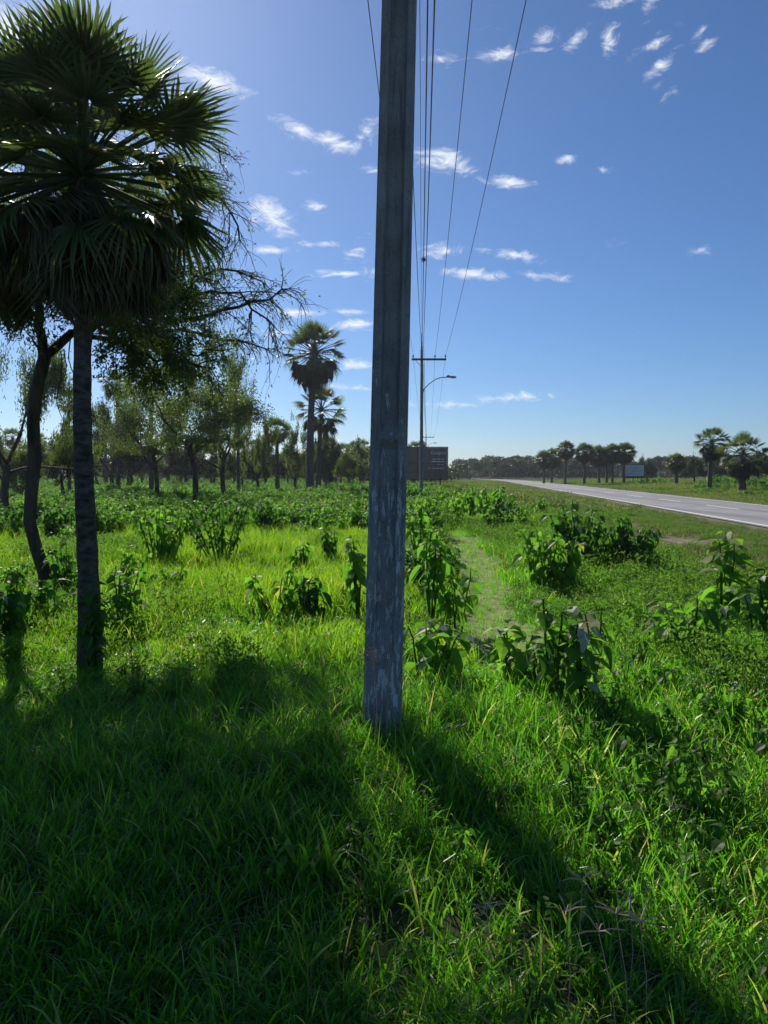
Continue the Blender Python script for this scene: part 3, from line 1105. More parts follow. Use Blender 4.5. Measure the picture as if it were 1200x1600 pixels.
tree_thing('leaning feathery tree with dark slanting trunk in the middle of the left field', G(308, 30), hz(536, 30), 2.9, 2.7, 5, 24000, .11, .027, 'algarrobo', .04, .11, (-.25, 0))
tree_thing('drooping feathery tree behind and right of the leaning one', G(350, 36), hz(525, 36), 2.1, 2.6, 8, 20000, .12, .030, 'algarrobo', .12, .11)
tree_thing('pale green feathery tree left of the leaning tree', G(243, 38), hz(580, 38), 2.6, 2.5, 12, 18000, .12, .030, 'algarrobo', .03, .11)
tree_thing('large feathery tree at the left edge behind the near trunks', G(8, 27), hz(515, 27), 2.7, 1.9, 15, 32000, .11, .027, 'algarrobo', .08, .14)
tree_thing('small bushy tree at the left edge under the large one', G(32, 40), hz(690, 40), 1.6, .7, 17, 6000, .22, .03, 'algarrobo', .3, .09)
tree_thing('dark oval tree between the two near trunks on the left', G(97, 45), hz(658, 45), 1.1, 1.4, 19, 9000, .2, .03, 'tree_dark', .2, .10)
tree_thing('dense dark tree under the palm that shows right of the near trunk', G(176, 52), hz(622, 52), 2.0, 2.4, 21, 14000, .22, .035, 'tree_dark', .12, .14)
tree_thing('thin pale tree at the right end of the feathery group', G(402, 55), hz(645, 55), 1.6, 1.4, 24, 9000, .26, .032, 'algarrobo', .3, .12)
tree_thing('light crowned tree just left of the palm pair', G(462, 60), hz(658, 60), 1.5, 1.5, 27, 9000, .26, .032, 'algarrobo', .25, .12)
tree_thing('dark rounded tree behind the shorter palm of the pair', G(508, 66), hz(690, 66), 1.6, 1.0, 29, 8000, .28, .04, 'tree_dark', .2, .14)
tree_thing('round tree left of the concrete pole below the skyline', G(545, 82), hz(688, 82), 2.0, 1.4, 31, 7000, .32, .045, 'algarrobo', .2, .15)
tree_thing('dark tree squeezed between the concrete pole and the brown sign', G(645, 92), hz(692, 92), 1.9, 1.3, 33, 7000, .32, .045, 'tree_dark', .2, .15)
# further trees of the grove and beyond the road share builds
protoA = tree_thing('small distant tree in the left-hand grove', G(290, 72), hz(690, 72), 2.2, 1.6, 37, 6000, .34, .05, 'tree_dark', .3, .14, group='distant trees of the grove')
protoB = tree_thing('small distant tree in the left-hand grove', G(130, 80), hz(692, 80), 2.4, 1.5, 39, 6000, .34, .05, 'algarrobo', .3, .14, group='distant trees of the grove')
for i, (px, d, s) in enumerate([(205, 76, 1.15), (262, 90, 1.0), (335, 80, .9), (378, 70, .8), (415, 84, 1.1), (450, 86, .85), (525, 90, .9),
                                (562, 86, .95), (70, 78, .8), (5, 66, 1.15), (150, 88, 1.0)]):
    copy_thing((protoA, protoB)[i % 2], G(px, d), i * 1.3, s, 'small distant tree in the left-hand grove', 'distant trees of the grove')
for i, (px, d, s, lab) in enumerate([(1085, 110, .85, 'dark tree behind the slender palm beyond the road'), (1122, 118, 1.05, 'dark tree between the two far right palms beyond the road'),
                                     (1190, 100, .95, 'dark tree cut by the right edge of the view beyond the road'), (1010, 150, 1.0, 'dark tree behind the white billboard beyond the road')]):
    copy_thing(protoA, G(px, d), i * 1.9 + .4, s, lab)

# distant woods: one mass on each side
def woods(name, label, spots, seed, mat, per, L, Wd):
    r = np.random.default_rng(seed)
    fm, tm = MB(), MB()
    for (px, d, top, wpx) in spots:
        b = at(px, 740, d)
        h = hz(top, d)
        w = wpx / FPX * d * .5
        k = int(per * max(1, w * h / 14))
        nb = r.integers(5, 9)
        cs = np.c_[r.uniform(-w, w, nb), r.uniform(-w, w, nb), r.uniform(.35, .85, nb) * h]
        rs = r.uniform(.22, .42, nb) * h * .75
        rs = np.minimum(rs, h * 1.0 - cs[:, 2])
        rs = np.maximum(rs, .14 * h)
        idx = r.integers(0, nb, k)
        u = unit(r.normal(size=(k, 3)))
        C = cs[idx] + u * (rs[idx] * r.uniform(.55, 1.05, k) ** .6)[:, None] * np.array([1.25, 1.25, 1.])
        C[:, 2] = np.maximum(C[:, 2], .2)
        low = r.random(k) < .25
        C[low, 2] = r.uniform(.1, .5, low.sum()) * h
        C[low, :2] = r.normal(size=(low.sum(), 2)) * w * .7
        C += np.array([b.x, d, 0])
        leaf_blades(fm, C, unit(r.normal(size=(k, 3)) + np.array([0, 0, -.2])), r.uniform(.6, 1.4, k) * L, Wd, r)
    o = fm.build(name, M[mat])
    return tag(o, label, 'woods', kind='stuff')

r_ = np.random.default_rng(5)
sp = []
for px in np.arange(690, 1330, 11):
    top = 716 + 5 * math.sin(px * .021) + r_.uniform(-4, 5) + max(0, (745 - px) * .22)
    sp.append((px, r_.uniform(215, 260), min(736, top), 46))
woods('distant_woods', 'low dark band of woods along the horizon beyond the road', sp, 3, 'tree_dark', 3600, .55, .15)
sp = []
for px in np.arange(-140, 690, 14):
    sp.append((px, r_.uniform(118, 150), 713 + r_.uniform(-8, 12), 50))
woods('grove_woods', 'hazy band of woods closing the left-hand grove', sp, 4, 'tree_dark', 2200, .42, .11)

# the near crooked tree whose branches reach across behind the palm
def near_tree():
    r = np.random.default_rng(77)
    D0 = 9.4
    base = Vector(G(72, D0))
    t = thing('crooked_tree', 'crooked forked tree behind the near palm, thin leafy branches reaching to the right', 'tree', base)
    def loc(px, py, dd=0.):
        p = at(px, py, D0 + dd)
        return np.array(p - base)
    tm = MB()
    tr = [loc(74, 930), loc(70, 895), loc(56, 855), loc(46, 815), loc(49, 770), loc(54, 715), loc(52, 660), loc(57, 610), loc(66, 572), loc(72, 552)]
    tm.tube(tr, [.10, .085, .075, .076, .077, .08, .077, .075, .08, .074], 10, False)
    tm.build('trunk', M['bark'], t, True)
    limbs_px = [
        [(68, 560, 0), (64, 520, 0), (61, 470, 0), (56, 400, .1), (62, 320, .3), (90, 240, .4)],
        [(72, 556, 0), (92, 542, 0), (116, 524, .1), (150, 506, .2), (185, 500, .1), (235, 512, 0), (290, 500, -.2), (350, 480, -.3), (400, 470, -.3), (440, 452, -.4)],
        [(116, 524, .1), (160, 528, .3), (215, 528, .4), (265, 548, .3), (310, 552, .2), (350, 548, .1)],
        [(150, 506, .2), (190, 450, .5), (240, 380, .6), (285, 310, .5), (325, 280, .4), (362, 330, .3), (374, 375, .3)],
        [(61, 470, 0), (100, 420, .5), (160, 350, .9), (210, 270, 1.0), (270, 215, .9), (325, 215, .8), (345, 255, .7)],
        [(235, 512, 0), (290, 460, .3), (330, 420, .4), (368, 425, .5), (410, 440, .4)],
        [(60, 430, 0), (20, 380, -.3), (-30, 320, -.4), (-80, 300, -.4)],
        [(66, 500, 0), (30, 470, -.6), (-20, 450, -1.2), (-80, 440, -1.6)],
        [(185, 500, .1), (250, 480, -.8), (320, 455, -1.2), (375, 462, -1.4), (420, 500, -1.3)],
        [(235, 512, 0), (300, 520, .4), (360, 530, .6), (415, 545, .6)],
        [(150, 506, .2), (200, 540, -.4), (260, 560, -.8), (330, 575, -1.0)],
        [(150, 506, .2), (190, 450, -.8), (215, 410, -1.5), (245, 390, -1.9)],
        [(116, 524, .1), (170, 440, -1.2), (205, 430, -1.8), (235, 428, -2.2)],
        [(61, 470, 0), (100, 400, -1.0), (150, 330, -1.8), (220, 300, -2.3)],
        [(61, 470, 0), (70, 400, 1.2), (110, 360, 2.0), (160, 340, 2.4)],
        [(56, 400, .1), (20, 340, 1.2), (0, 300, 2.0)],
        [(116, 524, .1), (150, 440, 1.4), (190, 400, 2.2), (240, 390, 2.6)],
        [(116, 524, .1), (150, 470, -.6), (220, 440, -1.0), (290, 420, -1.3), (340, 440, -1.5)],
        [(72, 556, 0), (60, 540, -.2), (48, 530, -.3), (42, 520, -.3)],
    ]
    tips = []
    tw = MB()
    for i, pl in enumerate(limbs_px):
        pts = np.array([loc(*q) for q in pl])
        # resample
        s = np.r_[0, np.cumsum(np.linalg.norm(np.diff(pts, axis=0), axis=1))]
        ss = np.linspace(0, s[-1], max(6, int(s[-1] / .18)))
        P = np.c_[[np.interp(ss, s, pts[:, k]) for k in range(3)]].T
        P[1:-1] += r.normal(size=(len(P) - 2, 3)) * .022
        r0 = [.065, .062, .036, .045, .05, .03, .045, .04, .03, .028, .03, .035, .035, .035, .035, .03, .035, .03, .02][i]
        m = MB()
        m.tube(P, np.linspace(r0, .010, len(P)), 7, False)
        m.build('limb', M['bark'], t, True)
        if i == 18:
            continue
        for j in range(2, len(P)):
            f = j / len(P)
            if f < .22:
                continue
            for _ in range(r.integers(2, 5)):
                d = unit(P[j] - P[j - 1])
                side = unit(np.cross(d, r.normal(size=3)))
                nd = unit(d * .7 + side * r.uniform(.5, 1.0) + np.array([0, 0, -.12]))
                grow(tw, tips, P[j].copy(), nd, r.uniform(.22, .55), .008, 2, r, .7, .35, 3, 5)
    tag(tw.build('twigs', M['bark'], t), kind='stuff')
    T = np.array([q[0] for q in tips]); D = np.array([q[1] for q in tips])
    n = 78000
    wx_ = T[:, 0] + base.x
    reach = np.clip((wx_ + 2.35) / .45, 0, 1)          # the outer ends carry few leaves
    wgt = (1 - .82 * reach) * np.where((wx_ > -4.8) & (wx_ < -1.9) & (T[:, 2] < 4.6), 1.45, 1.) 
    wy_, wz_ = T[:, 1] + base.y, T[:, 2]
    wgt = wgt * np.where((wx_ + .543 * (wz_ - .25) > -.25) & (wy_ - 1.378 * (wz_ - .25) > .8), .32, 1.)   # leaves thinned where their shadow would fall on the sunlit middle foreground
    idx = r.choice(len(T), n, p=wgt / wgt.sum())
    C = T[idx] + r.normal(size=(n, 3)) * .035
    fm = MB()
    leaf_blades(fm, C, unit(D[idx] + r.normal(size=(n, 3)) * .8 + np.array([0, 0, -.2])), r.uniform(.025, .07, n), .011, r)
    tag(fm.build('foliage', M['algarrobo'], t), kind='stuff')
    # bare hanging twigs between the trunks
    hm = MB()
    for px, py, l in ((95, 548, 120), (100, 545, 80), (205, 530, 60), (110, 530, 90)):
        P = [loc(px + 12 * math.sin(k * 1.1 + px) * k / 6, py + l * k / 6, .1) for k in range(7)]
        hm.tube(P, np.linspace(.009, .004, 7), 4, False)
    tag(hm.build('hanging_twigs', M['bark'], t), kind='stuff')
near_tree()

# ------------------------------------------------------------------ broad-leaved plants
def leaf_part(seed, wide=.34, droop=.35, curl=.06):
    r = np.random.default_rng(seed)
    m = MB()
    s = np.array([0, .12, .38, .68, 1.0])
    w = np.array([.14, .30, wide, .19, .0]) * r.uniform(.9, 1.1)
    V, idx = [], []
    for i in range(5):
        z = -droop * s[i] ** 2
        tw = r.normal() * .02
        V += [(s[i], w[i], z + curl * (w[i] / .3) + tw), (s[i], 0, z - .02), (s[i], -w[i], z + curl * (w[i] / .3) - tw)]
    F = []
    for i in range(4):
        a = i * 3
        F += [[a, a + 1, a + 4, a + 3], [a + 1, a + 2, a + 5, a + 4]]
    m.add(V, F, .0)
    m.add([(-.32, .012, -.06), (-.32, -.012, -.06), (0.02, -.012, -.02), (.02, .012, -.02)], [[0, 1, 2, 3]], .0)
    m.add([(-.32, 0, -.05), (-.32, 0, -.075), (0.02, 0, -.035), (.02, 0, -.01)], [[0, 1, 2, 3]], .0)
    return m
LEAF_SRC = [leaf_part(200 + i, .30 + .03 * (i % 3), .25 + .12 * (i % 4)) for i in range(6)]
LEAF = {k: [s.mesh('leaf', M[k]) for s in LEAF_SRC] for k in ('weed', 'weed_dark', 'pale_leaf')}

def plant_layout(h, spread, nst, nl, ls, r, hang=(-1.25, -.25)):
    stems, leaves = [], []
    for i in range(nst):
        a = r.uniform(0, 2 * math.pi)
        rr = spread * math.sqrt(r.random()) * .9
        top = np.array([math.cos(a) * rr, math.sin(a) * rr, h * (r.uniform(.72, 1.0) if nst > 1 else 1.0) * (1 - .25 * (rr / max(spread, .01)) ** 2)])
        b = np.array([math.cos(a) * rr * .25, math.sin(a) * rr * .25, -.05])
        P = [b + (top - b) * f * .985 + np.array([0, 0, .08 * h * math.sin(f * math.pi)]) * .5 + r.normal(size=3) * .008 for f in np.linspace(0, 1, 6)]
        stems.append(P)
        per = max(3, nl // nst)
        for j in range(per):
            f = 1.0 - max(0, j - 2) / per * .80
            k = f * 5
            i0 = min(4, int(k))
            p = P[i0] + (P[i0 + 1] - P[i0]) * (k - i0)
            az_ = j * 2.4 + i + r.normal() * .3
            dn = r.uniform(*hang) if j > 1 else r.uniform(-.6, .5)
            d = np.array([math.cos(az_) * math.cos(dn), math.sin(az_) * math.cos(dn), math.sin(dn)])
            L = ls * r.uniform(.42, 1.15) * (.55 if j == 0 else (.8 if j < 3 else 1))
            leaves.append((p, d, L, r.normal() * .35))
    return stems, leaves

def broad_plant(label, px, py_base, d, h, spread, nst, nl, ls, seed, mat='weed', group=None, pale=.03, xy=None):
    r = np.random.default_rng(seed)
    h *= 1.12
    spread *= 1.1
    nl = int(nl * 1.35)
    loc = G(px, d) if xy is None else (xy[0], xy[1], float(gz(*xy)))
    t = thing('broad_leaved_plant', label, 'plant', loc, 0, group)
    stems, leaves = plant_layout(h, spread, nst, nl, ls, r, (-.8, .15) if d < 7.4 else (-1.25, -.25))
    for P in stems:
        m = MB()
        m.tube(P, np.linspace(.011, .005, 6) * (1.2 if h > .9 else 1), 5, False)
        m.build('stem', M['weed_dark'], t)
    for p, dd, L, roll in leaves:
        me = LEAF['pale_leaf' if r.random() < pale else mat][r.integers(6)]
        o = obj('leaf', me, t)
        o.matrix_local = Matrix.LocRotScale(Vector(p) + Vector(dd) * L * .32, frame_to(dd, Vector((0, 0, 1)), roll).to_quaternion(), Vector((L, L, L)))
    return t

BP = [
    # label, px, d, height, spread, stems, leaves, leaf length, material
    ('large dark bushy plant, tallest of the three right of the trodden path', 905, 12.4, 1.16, .50, 16, 215, .18, 'weed_dark'),
    ('dark bushy plant with drooping leaves, rightmost of the three beside the path', 983, 12.0, .86, .52, 16, 205, .18, 'weed_dark'),
    ('bright bushy plant nearest the path edge, left of the tall dark one', 860, 10.2, .90, .44, 12, 140, .19, 'weed'),
    ('tall open plant with hanging leaves, some coloured as pale glints, near the right edge', 1140, 7.3, 1.06, .20, 4, 44, .22, 'weed'),
    ('plant cut by the right edge of the view, leaves low', 1196, 6.9, .72, .26, 5, 40, .22, 'weed'),
    ('low leafy plant in front of the tall open one at right', 1085, 6.2, .60, .30, 6, 44, .19, 'weed'),
    ('single-stemmed plant with large round leaves in the right foreground', 866, 4.7, .86, .14, 2, 24, .18, 'weed_dark'),
    ('plant with heavy dark leaves just right of the single-stemmed one', 922, 4.7, .72, .22, 4, 42, .17, 'weed'),
    ('low broad-leaved plant at the near end of the trodden path', 800, 5.3, .50, .24, 5, 36, .18, 'weed'),
    ('big-leaved bright plant beside the concrete pole, on its road side', 672, 7.7, .96, .22, 5, 42, .21, 'weed'),
    ('leafy plant leaning over the path, next to the big-leaved one by the pole', 715, 7.9, .72, .20, 4, 30, .19, 'weed'),
    ('low plant with large leaves close to the foot of the concrete pole', 668, 5.4, .50, .26, 5, 36, .20, 'weed'),
    ('bushy plant rising behind the big-leaved one by the pole', 655, 12.5, 1.10, .30, 7, 66, .18, 'weed'),
    ('plant half hidden behind the left side of the concrete pole', 560, 7.9, .88, .16, 4, 30, .19, 'weed'),
    ('wide dark bush at the far end of the path', 765, 21.0, 1.15, .85, 18, 200, .24, 'weed'),
    ('dark bush left of the wide one at the far end of the path', 735, 24.5, 1.15, .7, 14, 140, .24, 'weed'),
    ('small round bush alone on the verge near the road', 845, 27.5, .75, .30, 8, 70, .20, 'weed'),
    ('sprawling leafy plant in the sunny grass left of the pole', 435, 8.2, .54, .40, 8, 60, .15, 'weed'),
    ('upright dark plant in the sunny grass nearer the pole', 482, 8.0, .50, .16, 4, 34, .18, 'weed_dark'),
    ('leafy plant climbing at the foot of the near palm trunk', 178, 7.2, .68, .24, 5, 42, .16, 'weed'),
    ('dense dark vine wrapped round the foot of the near palm trunk', 138, 5.85, .70, .16, 7, 70, .12, 'weed_dark'),
    ('low leafy plant left of the near palm trunk base', 82, 7.6, .46, .30, 6, 44, .19, 'weed_dark'),
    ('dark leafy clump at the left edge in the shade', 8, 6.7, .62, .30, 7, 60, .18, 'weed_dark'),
    ('largest dark shrub in the left field, before the leaning tree', 345, 13.4, 1.02, .78, 20, 230, .13, 'weed_dark'),
    ('bright leafy shrub left of the largest dark shrub', 245, 13.0, 1.0, .56, 16, 170, .16, 'weed'),
    ('small dark plant in yellow grass left of the pole', 515, 13.0, .66, .16, 4, 36, .17, 'weed_dark'),
    ('small upright plant between the dark shrub and the pole', 470, 12.2, .5, .16, 4, 34, .17, 'weed'),
    ('small leafy plant with pale leaves below the bright shrub', 262, 9.8, .36, .22, 5, 34, .17, 'weed'),
    ('dark upright shrub behind the largest shrub, toward the palm pair', 408, 19.0, .95, .36, 8, 80, .16, 'weed_dark'),
]
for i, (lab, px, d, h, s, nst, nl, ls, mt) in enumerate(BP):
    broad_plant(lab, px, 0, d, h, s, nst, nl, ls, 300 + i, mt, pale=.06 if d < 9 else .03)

# ------------------------------------------------------------------ ground cover as stuff (instanced tufts)
def library(name, builders):
    c = bpy.data.collections.new(name)
    for i, (m, mat) in enumerate(builders):
        o = bpy.data.objects.new('%s_%02d' % (name, i), m.mesh(name, mat))
        c.objects.link(o)
    return c

def gn_scatter(name, coll, P, rot, scl, vi, label, cat):
    me = bpy.data.meshes.new(name)
    me.vertices.add(len(P))
    me.vertices.foreach_set('co', np.asarray(P, np.float32).ravel())
    for nm, ty, dat in (('rot', 'FLOAT_VECTOR', rot), ('scl', 'FLOAT_VECTOR', scl), ('vi', 'INT', vi)):
        a = me.attributes.new(nm, ty, 'POINT')
        if ty == 'INT':
            a.data.foreach_set('value', np.asarray(dat, np.int32))
        else:
            a.data.foreach_set('vector', np.asarray(dat, np.float32).ravel())
    o = obj(name, me)
    ng = bpy.data.node_groups.new(name + '_scatter', 'GeometryNodeTree')
    ng.interface.new_socket('Geometry', in_out='INPUT', socket_type='NodeSocketGeometry')
    ng.interface.new_socket('Geometry', in_out='OUTPUT', socket_type='NodeSocketGeometry')
    N, Lk = ng.nodes, ng.links
    gi, go = N.new('NodeGroupInput'), N.new('NodeGroupOutput')
    ci = N.new('GeometryNodeCollectionInfo')
    ci.inputs['Collection'].default_value = coll
    ci.inputs['Separate Children'].default_value = True
    ci.inputs['Reset Children'].default_value = True
    ip = N.new('GeometryNodeInstanceOnPoints')
    ip.inputs['Pick Instance'].default_value = True
    def attr(nm, ty):
        x = N.new('GeometryNodeInputNamedAttribute')
        x.data_type = ty
        x.inputs['Name'].default_value = nm
        return x.outputs['Attribute']
    e2r = N.new('FunctionNodeEulerToRotation')
    Lk.new(gi.outputs[0], ip.inputs['Points'])
    Lk.new(ci.outputs[0], ip.inputs['Instance'])
    Lk.new(attr('vi', 'INT'), ip.inputs['Instance Index'])
    Lk.new(attr('rot', 'FLOAT_VECTOR'), e2r.inputs[0])
    Lk.new(e2r.outputs[0], ip.inputs['Rotation'])
    Lk.new(attr('scl', 'FLOAT_VECTOR'), ip.inputs['Scale'])
    Lk.new(ip.outputs[0], go.inputs[0])
    md = o.modifiers.new('scatter', 'NODES')
    md.node_group = ng
    return tag(o, label, cat, kind='stuff')

def grass_tuft(seed, nb, hmin, hmax, rad, wid, seg=4, droop=1.0, lay=0.):
    r = np.random.default_rng(seed)
    m = MB()
    for _ in range(nb):
        a, rr = r.uniform(0, 6.283), rad * math.sqrt(r.random())
        base = np.array([math.cos(a) * rr, math.sin(a) * rr, -.02])
        h = r.uniform(hmin, hmax)
        az_ = r.uniform(0, 6.283)
        th = r.uniform(.02, .35) + lay
        dth = r.uniform(.1, 1.3) * droop / seg
        w = wid * r.uniform(.6, 1.25)
        tw = r.uniform(0, 3.14)
        p = base.copy()
        V, F = [], []
        for i in range(seg + 1):
            f = i / seg
            ww = w * (1 - f ** 1.7) * (.75 + .5 * min(1, f * 3))
            sd_ = np.array([math.cos(tw + f * .6), math.sin(tw + f * .6), 0]) * ww * .5
            if i < seg:
                V += [p - sd_, p + sd_]
            else:
                V += [p]
            d = np.array([math.cos(az_) * math.sin(th), math.sin(az_) * math.sin(th), math.cos(th)])
            p = p + d * h / seg
            th = min(2.2, th + dth * (1 + 1.2 * f))
        for i in range(seg - 1):
            F.append([2 * i, 2 * i + 1, 2 * i + 3, 2 * i + 2])
        F.append([2 * seg - 2, 2 * seg - 1, 2 * seg, 2 * seg])
        m.add(V, F, r.random())
    return m

def grass_patch(seed, nclump, per, rad, crad, hmin, hmax, wid, seg, droop=1.0):
    r = np.random.default_rng(seed)
    m = MB()
    for c in range(nclump):
        a, rr = r.uniform(0, 6.283), rad * math.sqrt(r.random())
        hs = r.uniform(.65, 1.15)
        t = grass_tuft(seed * 97 + c, max(4, int(per * r.uniform(.5, 1.5))), hmin * hs, hmax * hs, crad, wid * r.uniform(.75, 1.2), seg, droop * r.uniform(.7, 1.5))
        off = np.array([math.cos(a) * rr, math.sin(a) * rr, 0])
        for V, F, A in zip(t.V, t.F, t.A):
            m.V.append(V + off); m.F.append(F + 0); m.A.append(A)
        # re-base the face indices of this clump
        k = len(t.F)
        for q in range(k):
            m.F[-k + q] = t.F[q] + m.n
        m.n += t.n
    return m
lib_near = library('near_grass_patch', [(grass_patch(500 + i, 20, 14, .32, .055, .07, .27, .0092, 5, 1.35), M['grass']) for i in range(14)])
lib_mid = library('mid_grass_patch', [(grass_patch(520 + i, 15, 15, .5, .10, .12, .36, .011, 3), M['grass_sun']) for i in range(10)])
lib_midg = library('green_grass_patch', [(grass_patch(720 + i, 15, 15, .5, .10, .10, .32, .011, 3), M['grass']) for i in range(8)])
lib_verge = library('verge_grass_patch', [(grass_patch(740 + i, 14, 12, .5, .14, .08, .30, .012, 3), M['grass_verge']) for i in range(8)])
lib_far = library('field_grass_patch', [(grass_patch(540 + i, 16, 12, 1.1, .4, .15, .45, .045, 2), M['grass_far']) for i in range(8)])
lib_straw = library('straw', [(grass_tuft(560 + i, 14, .08, .22, .12, .006, 3, .3, 1.35), M['straw']) for i in range(5)])

lib_coarse = library('coarse_tuft', [(grass_tuft(820 + i, 16, .18, .40, .05, .008, 5, 1.4), M['grass']) for i in range(8)])
lib_dry = library('dry_stalk', [(grass_tuft(840 + i, 5, .16, .38, .05, .0035, 5, 1.2), M['straw']) for i in range(6)])
lib_seeding = library('seeding_tuft', [(grass_tuft(860 + i, 14, .24, .52, .08, .010, 4, 1.2), M['grass_sun']) for i in range(6)])
lib_tuft = library('small_tuft', [(grass_tuft(800 + i, 12, .16, .40, .06, .009, 4), M['grass']) for i in range(6)])

def herb(seed):
    r = np.random.default_rng(seed)
    m = MB()
    n = 150
    C = np.c_[r.normal(size=(n, 2)) * .11, r.uniform(.02, .34, n)]
    leaf_blades(m, C, unit(r.normal(size=(n, 3)) + np.array([0, 0, .3])), r.uniform(.025, .06, n), .009, r)
    for _ in range(8):
        e = C[r.integers(n)]
        m.tube([(e[0] * .2, e[1] * .2, -.02), (e[0] * .6, e[1] * .6, e[2] * .6), e], .0025, 3, False)
    return m
lib_herb = library('fine_herb', [(herb(580 + i), M['herb']) for i in range(5)])

def weed_clump(seed, h, spread, nst, nl, ls):
    r = np.random.default_rng(seed)
    stems, leaves = plant_layout(h, spread, nst, nl, ls, r)
    m = MB()
    for P in stems:
        m.tube(P, np.linspace(.009, .004, 6), 3, False, .0)
    for p, dd, L, roll in leaves:
        s = LEAF_SRC[r.integers(6)]
        Rm = np.array(frame_to(dd, Vector((0, 0, 1)), roll))
        V = np.concatenate(s.V) @ Rm.T * L + p + dd * L * .32
        m.add(V, np.concatenate(s.F), r.random())
    return m
lib_smallweed = library('small_weed', [(weed_clump(640 + i, .20 + .04 * i, .12, 4, 26, .075), M['weed'] if i % 2 else M['weed_dark']) for i in range(5)])
lib_weed = library('leafy_weed', [(weed_clump(600 + i, .50 + .08 * i, .28, 7, 70, .135), M['weed'] if i % 3 else M['weed_dark']) for i in range(7)])

def scatter_points(n, y0, y1, power, margin=2.0, ang=.62):
    """points in the view wedge, spread sideways past its edges"""
    u = rng.random(n)
    y = (y0 ** power + u * (y1 ** power - y0 ** power)) ** (1 / power)
    x = rng.uniform(-1, 1, n) * (ang * y + margin)
    return x, y

def clear_mask(x, y, path=True, pole=.12, rad=0.):
    rd = np.abs(road_dist(x, y))
    ok = rd > 3.6 + rad * .8
    if path:
        w = .44 + .12 * np.sin(y * 1.9)
        ok &= ~((np.abs(x - path_x(y)) < w + rad * .8) & (y > 5.9) & (y < 20.5))
    ok &= np.hypot(x - P1.x, y - P1.y) > pole
    ok &= (soil_patch(x, y) < .5) | (rng.random(len(x)) < .12)
    return ok

def shape_height(x, y):
    """relative height of the cover: short on the road verge, taller in patches"""
    rd = np.abs(road_dist(x, y)) - 3.2
    verge = np.clip(rd / (5.5 + .07 * y), .28, 1)
    dp = np.abs(x - path_x(y))
    near_path = np.where((y > 5.5) & (y < 17), np.clip(.45 + dp * .5, 0, 1), 1)
    return verge * near_path * (.85 + .25 * vnoise(x, y, 1.1, 7))

def do_scatter(name, lib, nvar, x, y, smin, smax, label, cat, tilt=.07, hmul=True, zoff=0.):
    n = len(x)
    hh = shape_height(x, y) if hmul else np.ones(n)
    s = rng.uniform(smin, smax, n)
    z = gz(x, y) + zoff
    rot = np.c_[rng.normal(size=n) * tilt, rng.normal(size=n) * tilt, rng.uniform(0, 6.283, n)]
    scl = np.c_[s * (.6 + .4 * hh), s * (.6 + .4 * hh), s * hh]
    gn_scatter(name, lib, np.c_[x, y, z], rot, scl, rng.integers(0, nvar, n), label, cat)

# near grass
x = rng.uniform(-8.5, 8.5, 5600); y = rng.uniform(-2.5, 10, 5600)
k = (np.abs(x) < .62 * np.abs(y) + 2.2) & clear_mask(x, y, rad=.18, pole=.05) & (rng.random(len(x)) < np.where(y < 1.0, .4, 1.))
k &= ~((y > 6.2) & (x < 0.2) & (rng.random(len(x)) < np.clip((y - 6.2) / 2.5, 0, 1)))
do_scatter('grass', lib_near, 14, x[k], y[k], .75, 1.15, 'dense green grass of the foreground around the concrete pole', 'grass')
x, y = scatter_points(5200, 6.0, 36, 1.6, 3)
rd = road_dist(x, y)
cm = clear_mask(x, y, rad=.3)
verge = (np.abs(rd) < 8.5) & (y > 10)
k = cm & ~verge & (x < 1.2 + .02 * y)
do_scatter('grass', lib_mid, 10, x[k], y[k], .8, 1.25, 'sunny yellow-green grass of the left-hand field', 'grass')
k = cm & ~verge & ~(x < 1.2 + .02 * y)
do_scatter('grass', lib_midg, 8, x[k], y[k], .8, 1.25, 'green grass between the trodden path and the verge', 'grass')
x, y = scatter_points(9000, 9, 60, 1.5, 3)
rd = np.abs(road_dist(x, y))
k = clear_mask(x, y, rad=.25) & (rd < 9.0)
do_scatter('grass', lib_verge, 8, x[k], y[k], .8, 1.2, 'short dry grass of the road verges', 'grass')
x, y = scatter_points(16000, 30, 190, 1.45, 8)
k = clear_mask(x, y, rad=.6)
do_scatter('grass', lib_far, 8, x[k], y[k], .8, 1.5, 'low field grass stretching to the distant trees', 'grass', .04)
# taller coarse blades, dead stalks and small weeds mixed into the foreground
x = rng.uniform(-6, 7, 520); y = rng.uniform(-1, 9, 520)
k = (np.abs(x) < .62 * np.abs(y) + 2.0) & clear_mask(x, y, rad=.1) & (vnoise(x, y, 1.4, 21) + rng.normal(size=520) * .4 > .2)
do_scatter('coarse_grass', lib_coarse, 8, x[k], y[k], .8, 1.2, 'scattered taller coarse grass clumps in the foreground', 'grass', .1)
x = rng.uniform(-6, 7, 1000); y = rng.uniform(-1, 9, 1000)
k = (np.abs(x) < .62 * np.abs(y) + 2.0) & clear_mask(x, y, rad=.05)
do_scatter('dry_stalks', lib_dry, 6, x[k], y[k], .7, 1.2, 'thin dry grass stalks standing in the foreground', 'dry grass', .15)
x = rng.uniform(-6, 7, 2000); y = rng.uniform(1.6, 9, 2000)
k = (np.abs(x) < .62 * np.abs(y) + 2.0) & clear_mask(x, y, rad=.1) & (vnoise(x, y, 1.0, 25) + rng.normal(size=2000) * .35 > np.where((x > .9) & (y > 2.6), -.6, .45))
do_scatter('small_weeds', lib_smallweed, 5, x[k], y[k], .6, 1.2, 'small leafy weeds growing among the foreground grass', 'weeds', .12)
